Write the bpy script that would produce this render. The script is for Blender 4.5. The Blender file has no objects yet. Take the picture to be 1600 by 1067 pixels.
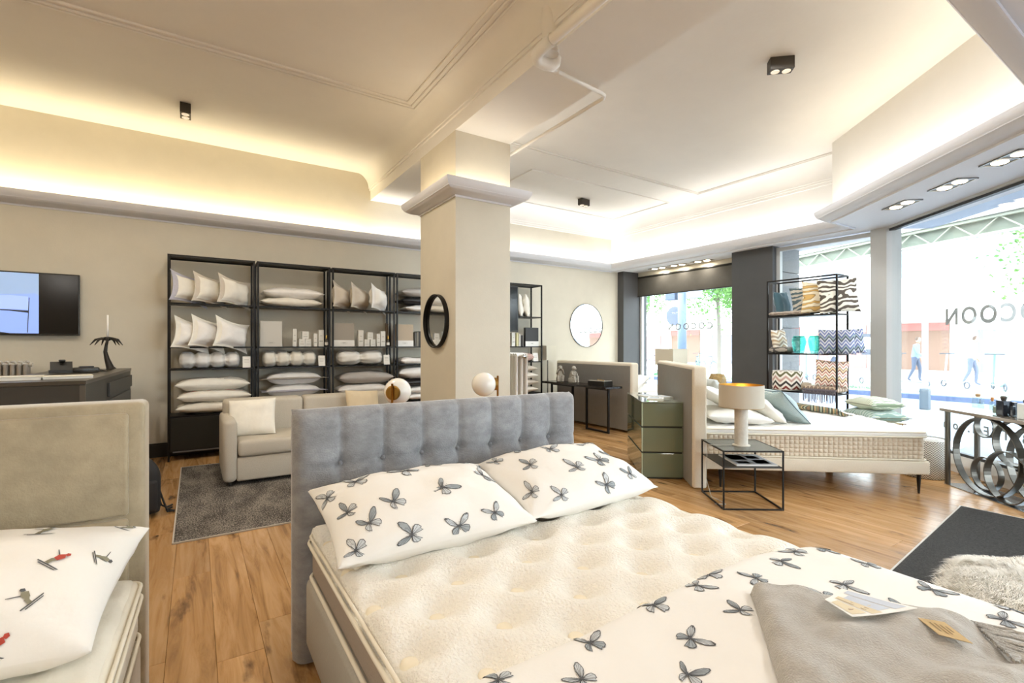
import bpy, bmesh, math, random
from mathutils import Vector, Matrix, Euler, noise
random.seed(7)
PI = math.pi
SC = bpy.context.scene
COL = SC.collection
# ------------------------------------------------------------------ camera, world, lights, exposure
YAW = math.atan(495 / 760)
cam_d = bpy.data.cameras.new('camera'); cam = bpy.data.objects.new('camera', cam_d); COL.objects.link(cam)
cam.location = (0, 0, 1.4); cam.rotation_euler = (PI / 2, 0, -YAW)
cam_d.sensor_width = 36; cam_d.lens = 36 * 760 / 1600; cam_d.shift_y = 6.5 / 1600
cam_d.clip_start = 0.02; cam_d.clip_end = 300
SC.camera = cam
vs = SC.view_settings
vs.view_transform = 'Standard'; vs.look = 'None'; vs.gamma = 1; vs.use_curve_mapping = False; vs.exposure = 0.12
SC.cycles.use_denoising = True
SC.cycles.max_bounces = 9; SC.cycles.diffuse_bounces = 6; SC.cycles.glossy_bounces = 4; SC.cycles.transparent_max_bounces = 12
SC.cycles.sample_clamp_indirect = 6; SC.cycles.caustics_reflective = False; SC.cycles.caustics_refractive = False
WORLD = 10.5
w = bpy.data.worlds.new('world'); SC.world = w; w.use_nodes = True
w.node_tree.nodes['Background'].inputs[0].default_value = (0.80, 0.90, 1.0, 1)
w.node_tree.nodes['Background'].inputs[1].default_value = WORLD

def area(name, loc, rot, sx, sy, power, col):
    l = bpy.data.lights.new(name, 'AREA'); l.shape = 'RECTANGLE'; l.size = sx; l.size_y = sy; l.energy = power; l.color = col
    o = bpy.data.objects.new(name, l); COL.objects.link(o); o.location = loc; o.rotation_euler = rot; return o
def strip(name, p, q, z, power_m, col, wd=0.05):
    """LED strip lying in a cove from p to q, shining up."""
    p = Vector(p); q = Vector(q); d = q - p; m = (p + q) / 2
    return area(name, (m.x, m.y, z), (PI, 0, math.atan2(d.y, d.x)), d.length, wd, power_m * d.length, col)
WARM = (1.0, 0.80, 0.52); MID = (1.0, 0.90, 0.74)
COVE_L, COVE_R = 7.0, 4.0
strip('cove_led', (-3.9, 7.42), (2.2, 7.42), 3.06, COVE_L, (1.0, 0.84, 0.54))
strip('cove_led', (2.3, 7.42), (7.3, 7.42), 3.06, COVE_R, (1.0, 1.0, 0.99))
strip('cove_led', (7.33, 7.4), (7.33, 3.2), 3.06, COVE_R, (1.0, 1.0, 0.99))
strip('cove_led', (6.66, 2.99), (4.90, 0.80), 3.06, COVE_R, (1.0, 0.90, 0.72))
strip('cove_led', (4.8, 0.77), (3.1, 0.77), 3.06, COVE_R * .8, MID)
strip('cove_led', (2.1, 0.77), (-3.9, 0.77), 3.06, COVE_L * .8, WARM)
strip('cove_led', (-3.87, 0.8), (-3.87, 7.4), 3.06, COVE_L * .8, WARM)
strip('cove_led', (2.2, 4.50), (3.0, 4.50), 3.06, 3, MID)
strip('cove_led', (2.19, 4.6), (2.19, 5.5), 3.06, 3, WARM)
strip('cove_led', (3.05, 4.6), (3.05, 5.5), 3.06, 3, MID)
# fill lights added behind the camera to brighten the room, no real fixtures
SHOP = 20
for (x, y) in ((-2.6, -1.2), (-0.6, -1.6), (1.2, -1.4), (-2.6, 0.0), (2.6, -0.6)):
    area('fill_light', (x, y, 2.95), (0, 0, 0), .5, .5, SHOP, (1.0, 0.97, 0.92))
for (x, y) in ((-1.6, 4.4), (0.5, 4.6)):
    area('fill_light', (x, y, 3.9), (0, 0, 0), .3, .3, 34, (1.0, 0.93, 0.82))  # warm fill added to lift the left bay, no fixture hangs here

for (x, y, p_) in ((4.6, 5.2, 24), (5.2, 3.7, 30), (4.0, 2.2, 26), (6.3, 6.0, 8)):
    area('fill_light', (x, y, 3.9), (0, 0, 0), .3, .3, p_, (0.93, 0.97, 1.0))  # cool fill added to brighten the window bay, separate from the ceiling spotlights
for (x, y) in ((7.91, 6.68), (7.91, 6.20), (7.92, 5.66), (6.62, 2.18), (6.21, 1.64), (5.73, 1.14)):
    area('soffit_spot', (x, y, 2.955), (0, 0, 0), 1.0 * .2, .1, 4, (1.0, 0.93, 0.82))
# ------------------------------------------------------------------ materials
def rgb(h):
    h = h.lstrip('#'); v = [int(h[i:i + 2], 16) / 255 for i in (0, 2, 4)]
    return tuple(((c / 12.92) if c <= .04045 else ((c + .055) / 1.055) ** 2.4) for c in v) + (1,)
_mc = {}
def nt(m):
    m.use_nodes = True; n = m.node_tree; b = n.nodes['Principled BSDF']; return n, b
def mat(name, col, rough=.6, metal=0, vary=0, vs_=8, bump=0, bs=200, coat=0, sheen=0, stretch=(1, 1, 1), rnd=0, em=None, es=0, trans=0, coords='Object', sub=0):
    if name in _mc: return _mc[name]
    m = bpy.data.materials.new(name); n, b = nt(m); L = n.links
    c = rgb(col)
    b.inputs['Base Color'].default_value = c; b.inputs['Roughness'].default_value = rough; b.inputs['Metallic'].default_value = metal
    b.inputs['Coat Weight'].default_value = coat; b.inputs['Sheen Weight'].default_value = sheen; b.inputs['Sheen Roughness'].default_value = .4
    if trans: b.inputs['Transmission Weight'].default_value = trans
    if sub: b.inputs['Subsurface Weight'].default_value = sub; b.inputs['Subsurface Radius'].default_value = (.05, .04, .03)
    if em: b.inputs['Emission Color'].default_value = rgb(em); b.inputs['Emission Strength'].default_value = es
    if vary or bump or rnd:
        tc = n.nodes.new('ShaderNodeTexCoord'); mp = n.nodes.new('ShaderNodeMapping'); mp.inputs['Scale'].default_value = stretch
        L.new(tc.outputs[coords], mp.inputs[0])
    src = None
    if vary:
        t = n.nodes.new('ShaderNodeTexNoise'); t.inputs['Scale'].default_value = vs_; t.inputs['Detail'].default_value = 6; t.inputs['Roughness'].default_value = .65
        L.new(mp.outputs[0], t.inputs[0])
        r = n.nodes.new('ShaderNodeMapRange'); r.inputs[1].default_value = .3; r.inputs[2].default_value = .7
        r.inputs[3].default_value = 1 - vary; r.inputs[4].default_value = 1 + vary
        L.new(t.outputs[0], r.inputs[0]); src = r.outputs[0]
    if rnd:
        oi = n.nodes.new('ShaderNodeObjectInfo'); r2 = n.nodes.new('ShaderNodeMapRange')
        r2.inputs[3].default_value = 1 - rnd; r2.inputs[4].default_value = 1 + rnd; L.new(oi.outputs['Random'], r2.inputs[0])
        if src:
            mu = n.nodes.new('ShaderNodeMath'); mu.operation = 'MULTIPLY'; L.new(src, mu.inputs[0]); L.new(r2.outputs[0], mu.inputs[1]); src = mu.outputs[0]
        else: src = r2.outputs[0]
    if src:
        vm = n.nodes.new('ShaderNodeVectorMath'); vm.operation = 'SCALE'; vm.inputs[0].default_value = c[:3]
        L.new(src, vm.inputs['Scale']); L.new(vm.outputs[0], b.inputs['Base Color'])
    if bump:
        t = n.nodes.new('ShaderNodeTexNoise'); t.inputs['Scale'].default_value = bs; t.inputs['Detail'].default_value = 3
        L.new(mp.outputs[0], t.inputs[0]); bp = n.nodes.new('ShaderNodeBump'); bp.inputs['Strength'].default_value = min(1, bump); bp.inputs['Distance'].default_value = .01
        L.new(t.outputs[0], bp.inputs['Height']); L.new(bp.outputs[0], b.inputs['Normal'])
    _mc[name] = m; return m

def oak():
    m = bpy.data.materials.new('oak_plank'); n, b = nt(m); L = n.links; N = n.nodes.new
    tc = N('ShaderNodeTexCoord'); oi = N('ShaderNodeObjectInfo')
    ad = N('ShaderNodeVectorMath'); ad.operation = 'ADD'
    sc = N('ShaderNodeVectorMath'); sc.operation = 'SCALE'; sc.inputs['Scale'].default_value = 37
    cv = N('ShaderNodeCombineXYZ'); L.new(oi.outputs['Random'], cv.inputs[0]); L.new(oi.outputs['Random'], cv.inputs[1]); L.new(oi.outputs['Random'], cv.inputs[2])
    L.new(cv.outputs[0], sc.inputs[0]); L.new(tc.outputs['Object'], ad.inputs[0]); L.new(sc.outputs[0], ad.inputs[1])
    mp = N('ShaderNodeMapping'); mp.inputs['Scale'].default_value = (9, .8, 1); L.new(ad.outputs[0], mp.inputs[0])
    t = N('ShaderNodeTexNoise'); t.inputs['Scale'].default_value = 1.6; t.inputs['Detail'].default_value = 9; t.inputs['Roughness'].default_value = .62; t.inputs['Distortion'].default_value = .9
    L.new(mp.outputs[0], t.inputs[0])
    cr = N('ShaderNodeValToRGB'); e = cr.color_ramp; e.elements[0].position = .28; e.elements[0].color = rgb('#7d5a34'); e.elements[1].position = .62; e.elements[1].color = rgb('#c79d6c')
    x = e.elements.new(.45); x.color = rgb('#b38754')
    L.new(t.outputs[0], cr.inputs[0])
    # knots
    mk = N('ShaderNodeMapping'); mk.inputs['Scale'].default_value = (7, 2.2, 1); L.new(ad.outputs[0], mk.inputs[0])
    k = N('ShaderNodeTexNoise'); k.inputs['Scale'].default_value = 1.3; k.inputs['Detail'].default_value = 5; L.new(mk.outputs[0], k.inputs[0])
    kr = N('ShaderNodeMapRange'); kr.inputs[1].default_value = .62; kr.inputs[2].default_value = .74; L.new(k.outputs[0], kr.inputs[0])
    mx = N('ShaderNodeMixRGB'); L.new(kr.outputs[0], mx.inputs[0]); L.new(cr.outputs[0], mx.inputs[1]); mx.inputs[2].default_value = rgb('#4e3118')
    r2 = N('ShaderNodeMapRange'); r2.inputs[3].default_value = .78; r2.inputs[4].default_value = 1.14; L.new(oi.outputs['Random'], r2.inputs[0])
    vm = N('ShaderNodeVectorMath'); vm.operation = 'SCALE'; L.new(mx.outputs[0], vm.inputs[0]); L.new(r2.outputs[0], vm.inputs['Scale'])
    L.new(vm.outputs[0], b.inputs['Base Color']); b.inputs['Roughness'].default_value = .27; b.inputs['Specular IOR Level'].default_value = .5
    bp = N('ShaderNodeBump'); bp.inputs['Strength'].default_value = .12; bp.inputs['Distance'].default_value = .004; L.new(t.outputs[0], bp.inputs['Height']); L.new(bp.outputs[0], b.inputs['Normal'])
    return m
def zig(name, cols, sx, sz, amp, ax=0, az=2, rough=.85):
    """zigzag stripes: colour bands along axis az, zigzag along ax (object coordinates)."""
    m = bpy.data.materials.new(name); n, b = nt(m); L = n.links; N = n.nodes.new
    tc = N('ShaderNodeTexCoord'); s = N('ShaderNodeSeparateXYZ'); L.new(tc.outputs['Object'], s.inputs[0])
    def mt(op, a, b_=None):
        q = N('ShaderNodeMath'); q.operation = op
        for i, v in enumerate((a, b_)):
            if v is None: continue
            if isinstance(v, (int, float)): q.inputs[i].default_value = v
            else: L.new(v, q.inputs[i])
        return q.outputs[0]
    if ax == 'ang': X = mt('MULTIPLY', mt('ARCTAN2', s.outputs[1], s.outputs[0]), sx)
    else: X = mt('MULTIPLY', s.outputs[ax], sx)
    tri = mt('PINGPONG', X, 1.0)
    v = mt('ADD', mt('MULTIPLY', s.outputs[az], sz), mt('MULTIPLY', tri, amp))
    fr = mt('FRACT', mt('ADD', v, 10.0))
    cr = N('ShaderNodeValToRGB'); e = cr.color_ramp; e.interpolation = 'CONSTANT'
    k = len(cols)
    e.elements[0].position = 0; e.elements[0].color = rgb(cols[0]); e.elements[1].position = 1 / k; e.elements[1].color = rgb(cols[1])
    for i in range(2, k): e.elements.new(i / k).color = rgb(cols[i])
    L.new(fr, cr.inputs[0]); L.new(cr.outputs[0], b.inputs['Base Color']); b.inputs['Roughness'].default_value = rough
    return m
def waves(name, c1, c2, scale, dist, rough=.85, c3=None, rings=False, det=2, thr=.5):
    m = bpy.data.materials.new(name); n, b = nt(m); L = n.links; N = n.nodes.new
    tc = N('ShaderNodeTexCoord'); t = N('ShaderNodeTexWave'); t.wave_type = 'RINGS' if rings else 'BANDS'; t.inputs['Scale'].default_value = scale; t.inputs['Distortion'].default_value = dist; t.inputs['Detail'].default_value = det; t.inputs['Detail Scale'].default_value = 1.0
    L.new(tc.outputs['Object'], t.inputs[0]); cr = N('ShaderNodeValToRGB'); e = cr.color_ramp; e.elements[0].position = thr - .06; e.elements[0].color = rgb(c1); e.elements[1].position = thr + .06; e.elements[1].color = rgb(c2)
    if c3: e.elements.new(thr + .4).color = rgb(c3)
    L.new(t.outputs[0], cr.inputs[0]); L.new(cr.outputs[0], b.inputs['Base Color']); b.inputs['Roughness'].default_value = rough
    return m
def glass_mat(name, tint=(1, 1, 1, 1), refl=.04):
    m = bpy.data.materials.new(name); m.use_nodes = True; n = m.node_tree; L = n.links
    for x in list(n.nodes): n.nodes.remove(x)
    o = n.nodes.new('ShaderNodeOutputMaterial'); t = n.nodes.new('ShaderNodeBsdfTransparent'); t.inputs[0].default_value = tint
    g = n.nodes.new('ShaderNodeBsdfGlossy'); g.inputs['Roughness'].default_value = .02
    f = n.nodes.new('ShaderNodeLayerWeight'); f.inputs[0].default_value = .5
    p = n.nodes.new('ShaderNodeMath'); p.operation = 'POWER'; p.inputs[1].default_value = 4; L.new(f.outputs['Facing'], p.inputs[0])
    a = n.nodes.new('ShaderNodeMath'); a.operation = 'MULTIPLY_ADD'; a.inputs[1].default_value = .5; a.inputs[2].default_value = refl; L.new(p.outputs[0], a.inputs[0])
    x = n.nodes.new('ShaderNodeMixShader'); L.new(a.outputs[0], x.inputs[0]); L.new(t.outputs[0], x.inputs[1]); L.new(g.outputs[0], x.inputs[2]); L.new(x.outputs[0], o.inputs[0]); return m

PAINT = mat('wall_paint_beige', '#d2cbba', .75, vary=.03, vs_=3, bump=.08, bs=60)
CEIL = mat('ceiling_paint_cream', '#e8e5e0', .8, vary=.02, vs_=2, bump=.1, bs=25)
WHITE = mat('white_gloss_paint', '#ecebe8', .4)
SOFF = mat('soffit_paint_white', '#dcdce0', .6)
DARK = mat('dark_grey_paint', '#4b4b4c', .55, vary=.06, vs_=3)
BLIND = mat('dark_roller_blind', '#57544e', .8, vary=.08, vs_=5)
BLACK = mat('black_metal', '#232120', .4, metal=.6)
BLACKP = mat('black_lacquer', '#24231f', .35)
FRAME = mat('light_grey_frame', '#c9cac9', .4)
def film_mat(name, c, tr):
    m = bpy.data.materials.new(name); m.use_nodes = True; n = m.node_tree; b = n.nodes['Principled BSDF']; b.inputs['Base Color'].default_value = rgb(c); b.inputs['Roughness'].default_value = .7
    t = n.nodes.new('ShaderNodeBsdfTranslucent'); t.inputs[0].default_value = (tr, tr * 1.03, tr * 1.06, 1); x = n.nodes.new('ShaderNodeMixShader'); x.inputs[0].default_value = .5
    n.links.new(b.outputs[0], x.inputs[1]); n.links.new(t.outputs[0], x.inputs[2]); n.links.new(x.outputs[0], n.nodes['Material Output'].inputs[0]); return m
GLASS = glass_mat('window_glass', (.97, .985, .98, 1))
OAK = oak()
BRASS = mat('brass', '#b08a4a', .28, metal=1)
CHROME = mat('chrome', '#c8c8c8', .15, metal=1)
MIRROR = mat('mirror_glass', '#f0f2f2', .02, metal=1)
OPAL = mat('opal_glass', '#f4f1ea', .15, coat=.3, sub=.3)
VELVET = mat('grey_velvet', '#919397', .7, vary=.26, vs_=11, stretch=(1, 1, 1.6), bump=.3, bs=120, sheen=.7)
BEIGEV = mat('beige_velvet', '#a79a80', .7, vary=.16, vs_=9, bump=.2, bs=150, sheen=.6)
SOFA = mat('cream_boucle', '#cbc3b4', .95, vary=.08, vs_=160, bump=.8, bs=260)
BASEF = mat('grey_bed_fabric', '#b9b5aa', .9, vary=.05, vs_=90, bump=.4, bs=400)
CREAM = mat('cream_cotton', '#ece5d3', .9, vary=.02, vs_=6, bump=.1, bs=60)
TOPPER = mat('cream_topper_knit', '#f8f5ec', .95, vary=.03, vs_=5, bump=1, bs=110)
KNIT = mat('taupe_knit_band', '#b3a698', .9, vary=.14, vs_=300, stretch=(1, .1, 4), bump=.5, bs=300)
TICK = mat('oatmeal_ticking', '#d9cdb9', .9, vary=.05, vs_=120, bump=.3, bs=300)
COTTON = mat('white_cotton', '#f1efea', .85, vary=.015, vs_=5, bump=.08, bs=40)
SATIN = mat('white_satin', '#e9e7e4', .42, vary=.05, vs_=9, bump=.35, bs=14, sheen=.2)
LINEN = mat('offwhite_linen', '#e9e5da', .75, vary=.04, vs_=12, bump=.3, bs=16)
BEIGES = mat('beige_satin', '#c9bfb0', .45, vary=.05, vs_=9, bump=.35, bs=14)
GREYS = mat('grey_satin', '#b3afab', .42, vary=.06, vs_=9, bump=.4, bs=14)
LILAC = mat('lilac_grey_sateen', '#b4b2bd', .5, vary=.06, vs_=30)
TAUPEF = mat('taupe_flange', '#a8a196', .55, vary=.06, vs_=30)
BLKSAT = mat('black_satin', '#17161a', .4)
PAPER = mat('white_paper', '#f2f0ea', .6)
BACKF = mat('grey_headboard_backing', '#8a8680', .9, vary=.1, vs_=60, stretch=(4, 4, .3))
BEDF = mat('cream_bed_fabric', '#ddd3c0', .9, vary=.05, vs_=100, bump=.3, bs=350)
PINK = mat('red_trim', '#d98c84', .8)
GREYPIPE = mat('grey_trim', '#77757a', .8)

# ------------------------------------------------------------------ mesh helpers
class M:
    def __init__(s): s.v = []; s.f = []; s.mi = []; s.T = Matrix.Identity(4); s.m = 0
    def add(s, vs_, fs):
        k = len(s.v); T = s.T
        s.v += [tuple(T @ Vector(p)) for p in vs_]
        s.f += [tuple(i + k for i in f) for f in fs]; s.mi += [s.m] * len(fs); return s
    def box(s, a, b):
        x0, y0, z0 = a; x1, y1, z1 = b
        return s.add([(x0, y0, z0), (x1, y0, z0), (x1, y1, z0), (x0, y1, z0), (x0, y0, z1), (x1, y0, z1), (x1, y1, z1), (x0, y1, z1)],
                     [(0, 3, 2, 1), (4, 5, 6, 7), (0, 1, 5, 4), (1, 2, 6, 5), (2, 3, 7, 6), (3, 0, 4, 7)])
    def prism(s, poly, z0, z1):
        n = len(poly); a = sum(poly[i][0] * poly[(i + 1) % n][1] - poly[(i + 1) % n][0] * poly[i][1] for i in range(n))
        if a < 0: poly = poly[::-1]
        return s.add([(x, y, z0) for x, y in poly] + [(x, y, z1) for x, y in poly],
                     [tuple(range(n))[::-1], tuple(range(n, 2 * n))] + [(i, (i + 1) % n, n + (i + 1) % n, n + i) for i in range(n)])
    def rbox(s, a, b, r=.01, seg=2):
        bm = bmesh.new(); bmesh.ops.create_cube(bm, size=1)
        c = [(a[i] + b[i]) / 2 for i in range(3)]; d = [abs(b[i] - a[i]) for i in range(3)]
        for v in bm.verts: v.co = Vector((v.co.x * d[0] + c[0], v.co.y * d[1] + c[1], v.co.z * d[2] + c[2]))
        bmesh.ops.bevel(bm, geom=bm.edges[:], offset=min(r, min(d) * .49), segments=seg, profile=.5, affect='EDGES')
        s.add([v.co[:] for v in bm.verts], [tuple(v.index for v in f.verts) for f in bm.faces]); bm.free(); return s
    def tube(s, pts, r, n=8, cap=True, closed=False):
        P = [Vector(p) for p in pts]; K = len(P); V = []; F = []
        rr = r if isinstance(r, (list, tuple)) else [r] * K
        up = None
        for i, p in enumerate(P):
            t = (P[(i + 1) % K] - P[i - 1]) if closed else (P[min(i + 1, K - 1)] - P[max(i - 1, 0)])
            t.normalize()
            if up is None: up = Vector((0, 0, 1)) if abs(t.z) < .9 else Vector((1, 0, 0))
            a = t.cross(up); 
            if a.length < 1e-4: a = t.cross(Vector((1, .3, 0)))
            a.normalize(); b = a.cross(t); b.normalize(); up = b
            for k in range(n):
                q = 2 * PI * k / n; V.append(tuple(p + (a * math.cos(q) + b * math.sin(q)) * rr[i]))
        for i in range(K if closed else K - 1):
            for k in range(n):
                j = (i + 1) % K
                F.append((i * n + k, j * n + k, j * n + (k + 1) % n, i * n + (k + 1) % n)[::-1])
        if cap and not closed: F.append(tuple(range(n))); F.append(tuple(range((K - 1) * n, K * n))[::-1])
        return s.add(V, F)
    def cyl(s, x, y, z0, z1, r, n=20, r2=None):
        return s.lathe([(0, z0), (r, z0), (r if r2 is None else r2, z1), (0, z1)], n, (x, y))
    def lathe(s, prof, n=24, c=(0, 0)):
        V = []; F = []
        for (r, z) in prof:
            for k in range(n):
                q = 2 * PI * k / n; V.append((c[0] + r * math.cos(q), c[1] + r * math.sin(q), z))
        for i in range(len(prof) - 1):
            for k in range(n): F.append((i * n + k, i * n + (k + 1) % n, (i + 1) * n + (k + 1) % n, (i + 1) * n + k))
        return s.add(V, F)
    def grid(s, fn, nu, nv, flip=False):
        V = [tuple(fn(i / nu, j / nv)) for j in range(nv + 1) for i in range(nu + 1)]; W = nu + 1
        F = [(j * W + i, j * W + i + 1, (j + 1) * W + i + 1, (j + 1) * W + i) for j in range(nv) for i in range(nu)]
        if flip: F = [f[::-1] for f in F]
        return s.add(V, F)
    def sweep(s, path, prof, closed=False):
        """profile [(d, z)] swept along plan path; d is measured to the left of travel; prof is a closed outline."""
        n = len(path); V = []; F = []; k = len(prof); P = [Vector(p) for p in path]
        for i in range(n):
            a = (P[i] - P[i - 1]).normalized() if (i > 0 or closed) else None
            b = (P[(i + 1) % n] - P[i]).normalized() if (i < n - 1 or closed) else None
            if a is None: a = b
            if b is None: b = a
            na = Vector((-a.y, a.x)); nb = Vector((-b.y, b.x)); m = (na + nb); m = m / max(1e-6, m.dot(na))
            for d, z in prof: V.append((P[i].x + m.x * d, P[i].y + m.y * d, z))
        for i in range(n if closed else n - 1):
            j = (i + 1) % n
            for q in range(k): F.append((i * k + q, j * k + q, j * k + (q + 1) % k, i * k + (q + 1) % k))
        if not closed: F.append(tuple(range(k))); F.append(tuple(range((n - 1) * k, n * k))[::-1])
        return s.add(V, F)
    def build(s, name, mats, parent=None, smooth=False, auto=None, loc=None, rot=None):
        me = bpy.data.meshes.new(name); me.from_pydata(s.v, [], s.f)
        for m_ in (mats if isinstance(mats, (list, tuple)) else [mats]): me.materials.append(m_)
        if isinstance(mats, (list, tuple)): me.polygons.foreach_set('material_index', s.mi)
        if smooth: me.polygons.foreach_set('use_smooth', [True] * len(me.polygons))
        if auto is not None:
            bm = bmesh.new(); bm.from_mesh(me); bmesh.ops.recalc_face_normals(bm, faces=bm.faces[:])
            lim = math.radians(auto)
            for f in bm.faces: f.smooth = True
            for e in bm.edges:
                if len(e.link_faces) == 2 and e.calc_face_angle(0) > lim: e.smooth = False
            bm.to_mesh(me); bm.free()
        me.update()
        o = bpy.data.objects.new(name, me); COL.objects.link(o)
        if parent: o.parent = parent
        if loc: o.location = loc
        if rot: o.rotation_euler = rot
        return o
def tag(o, label, cat, group=None):
    if label: o['label'] = label
    o['category'] = cat
    if group: o['group'] = group
    return o
def thing(name, label, cat, loc=(0, 0, 0), rz=0, group=None, rot=None):
    o = bpy.data.objects.new(name, None); COL.objects.link(o); o.empty_display_size = .1
    o.location = loc; o.rotation_euler = rot if rot else (0, 0, rz)
    return tag(o, label, cat, group)
def struct(o, label=None):
    o['kind'] = 'structure'
    if label: o['label'] = label
    return o
def stuff(o): o['kind'] = 'stuff'; return o
def dup(o, loc, rot=None, label=None, group=None):
    r = o.copy(); COL.objects.link(r); r.location = loc
    if rot is not None: r.rotation_euler = rot
    if label: r['label'] = label
    if group: r['group'] = group
    for ch in list(o.children):
        c = ch.copy(); COL.objects.link(c); c.parent = r
        for g in list(ch.children):
            d = g.copy(); COL.objects.link(d); d.parent = c
    return r
def R(*a): return tuple(math.radians(x) for x in a)
# ================================================================== THE SETTING
E3 = Vector((.773, -.635)); S3 = Vector((-.635, -.773))      # out of the diagonal shopfront; along it towards the camera
ANG3 = math.atan2(S3.y, S3.x)
def F3(n, s):                                                # n: distance along E3 from the room origin, s: metres from the corner post
    b = Vector((7.8, 2.755)); return b + E3 * (n - 4.28) + S3 * s
ZS = 2.98; LIP = 3.11
# floor: oak planks
flo = M().box((-4.2, -7.6, -.12), (8.3, 7.7, -.016)).build('floor', mat('dark_floor_joint', '#3a2817', .8)); struct(flo, 'oak plank floor of the shop')
PW, PL = .19, 1.8
def plank_mesh(L, tiny=.0015):
    m = M(); a = .0012; w_ = PW - .0012
    m.add([(0, 0, -.016), (w_, 0, -.016), (w_, L - .0015, -.016), (0, L - .0015, -.016),
           (0, 0, -a), (w_, 0, -a), (w_, L - .0015, -a), (0, L - .0015, -a),
           (a, a, 0), (w_ - a, a, 0), (w_ - a, L - .0015 - a, 0), (a, L - .0015 - a, 0)],
          [(0, 1, 5, 4), (1, 2, 6, 5), (2, 3, 7, 6), (3, 0, 4, 7), (4, 5, 9, 8), (5, 6, 10, 9), (6, 7, 11, 10), (7, 4, 8, 11), (8, 9, 10, 11)])
    return m
full = None; rnd = random.Random(3); rest = M(); cnt = 0
x = -4.1; row = 0
while x < 8.15:
    ymax = 7.55
    ymin = -7.0
    if x + PW > 5.2: ymin = max(ymin, ((x + PW / 2) * .773 - 4.29) / .635)
    else: ymin = max(-7, (x * .773 - 4.29) / .635)
    ys = []; y = ymax - rnd.uniform(.3, PL); ys.append((y, ymax))
    while y > ymin:
        y2 = max(ymin, y - PL); 
        if y - y2 > .02: ys.append((y2, y))
        y = y - PL
    for (a, b) in ys:
        a = max(a, ymin)
        if b - a < .02: continue
        vis = (x > -.75 and b > (1.2 if x < 3 else (.2 if x < 4.8 else -9)))
        if vis and cnt < 298:
            if abs(b - a - PL) < 1e-4:
                if full is None:
                    o = plank_mesh(PL).build('plank', OAK, flo); full = o
                else:
                    o = full.copy(); COL.objects.link(o)
            else: o = plank_mesh(b - a).build('plank', OAK, flo)
            o.location = (x, a, 0); cnt += 1
        else:
            rest.T = Matrix.Translation((x, a, 0)); q = plank_mesh(b - a); rest.add(q.v, q.f)
    x += PW; row += 1
stuff(rest.build('planks_out_of_view', OAK, flo))
# walls
struct(M().box((-4.2, 7.55, -.1), (8.5, 7.75, 4.3)).build('wall_back', PAINT), 'beige painted back wall behind the shelving')
struct(M().box((-4.2, -7.2, -.1), (-4.0, 7.55, 4.3)).build('wall_left', PAINT))
struct(M().box((-4.2, -7.4, -.1), (2.0, -7.2, 4.3)).build('wall_behind', PAINT))
bb = M().box((-4.0, 7.525, 0), (7.64, 7.55, .155)); bb.box((-4.0, 7.53, .155), (7.64, 7.55, .175))
struct(bb.build('baseboard_back', BLACKP))
# ceilings
struct(M().box((-4.2, -7.4, 4.05), (2.6, 7.6, 4.25)).build('ceiling', CEIL), 'cream plaster ceiling over the left bay')
struct(M().box((2.6, -7.4, 3.97), (8.6, 7.6, 4.25)).build('ceiling_right', CEIL), 'cream plaster ceiling over the window bay')
struct(M().box((2.284, .6, 3.66), (2.963, 7.55, 4.04)).build('ceiling_beam', CEIL), 'plastered ceiling beam crossing above the column')
# column + capital
struct(M().box((2.284, 4.59, 0), (2.963, 5.53, 3.66)).build('wall_column', PAINT), 'square beige column in the middle of the shop')
COVE = [(0, ZS - .02), (.012, ZS - .02), (.012, ZS)] + [(.012 + .168 * math.sin(a * PI / 20), LIP - .01 - (LIP - .01 - ZS) * math.cos(a * PI / 20)) for a in range(1, 11)] + [(.18, LIP), (.168, LIP), (.158, ZS + .07), (.148, ZS + .045), (0, ZS + .045)]
col_path = [(2.284, 4.59), (2.284, 5.53), (2.963, 5.53), (2.963, 4.59)]
struct(M().sweep(col_path, COVE, closed=True).build('trim_1', SOFF, auto=35), 'flared plaster capital around the column hiding cove light')
# cove along the tray (room side is to the right of travel -> travel so that left is room)
NT = 3.36
cA = F3(NT, 0); tcorner = Vector((6.775, 2.955))
s_end = (tcorner.y - .65) / .773; near = tcorner + S3 * s_end
tray = [(-4.0, .65), (near.x, .65), (tcorner.x, tcorner.y), (7.45, 2.955), (7.45, 7.55), (-4.0, 7.55)]
struct(M().sweep(tray, COVE, closed=True).build('trim_2', SOFF, auto=35), 'curved white cove lip running around the room below the ceiling')
CW = M()
CW.box((7.45, 2.955, ZS + .03), (8.5, 7.6, 4.0))                                   # wall above the window bay
CW.prism([tuple(tcorner), (8.2, 2.955), tuple(F3(4.6, 0) + S3 * .6), tuple(F3(4.6, 9)), tuple(near + S3 * 6), (near.x, .65)], ZS + .03, 4.0)
struct(CW.build('wall_right_upper', CEIL, auto=30), 'plaster wall above the shop windows')
struct(M().box((-4.0, -7.3, ZS + .03), (near.x + .3, .65, 4.0)).build('wall_front_upper', CEIL))
# soffit (underside)
so = M().box((7.45, 2.955, ZS), (8.5, 7.56, ZS + .03))
so.prism([tuple(tcorner), (8.2, 2.955), tuple(F3(4.6, 0) + S3 * .6), tuple(F3(4.6, 9)), tuple(near + S3 * 6), (near.x, .65)], ZS - .0005, ZS + .03)
so.box((-4.0, -7.3, ZS + .001), (near.x + .05, .65, ZS + .031))
struct(so.build('ceiling_soffit', SOFF), 'white soffit above the shop windows')
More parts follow.
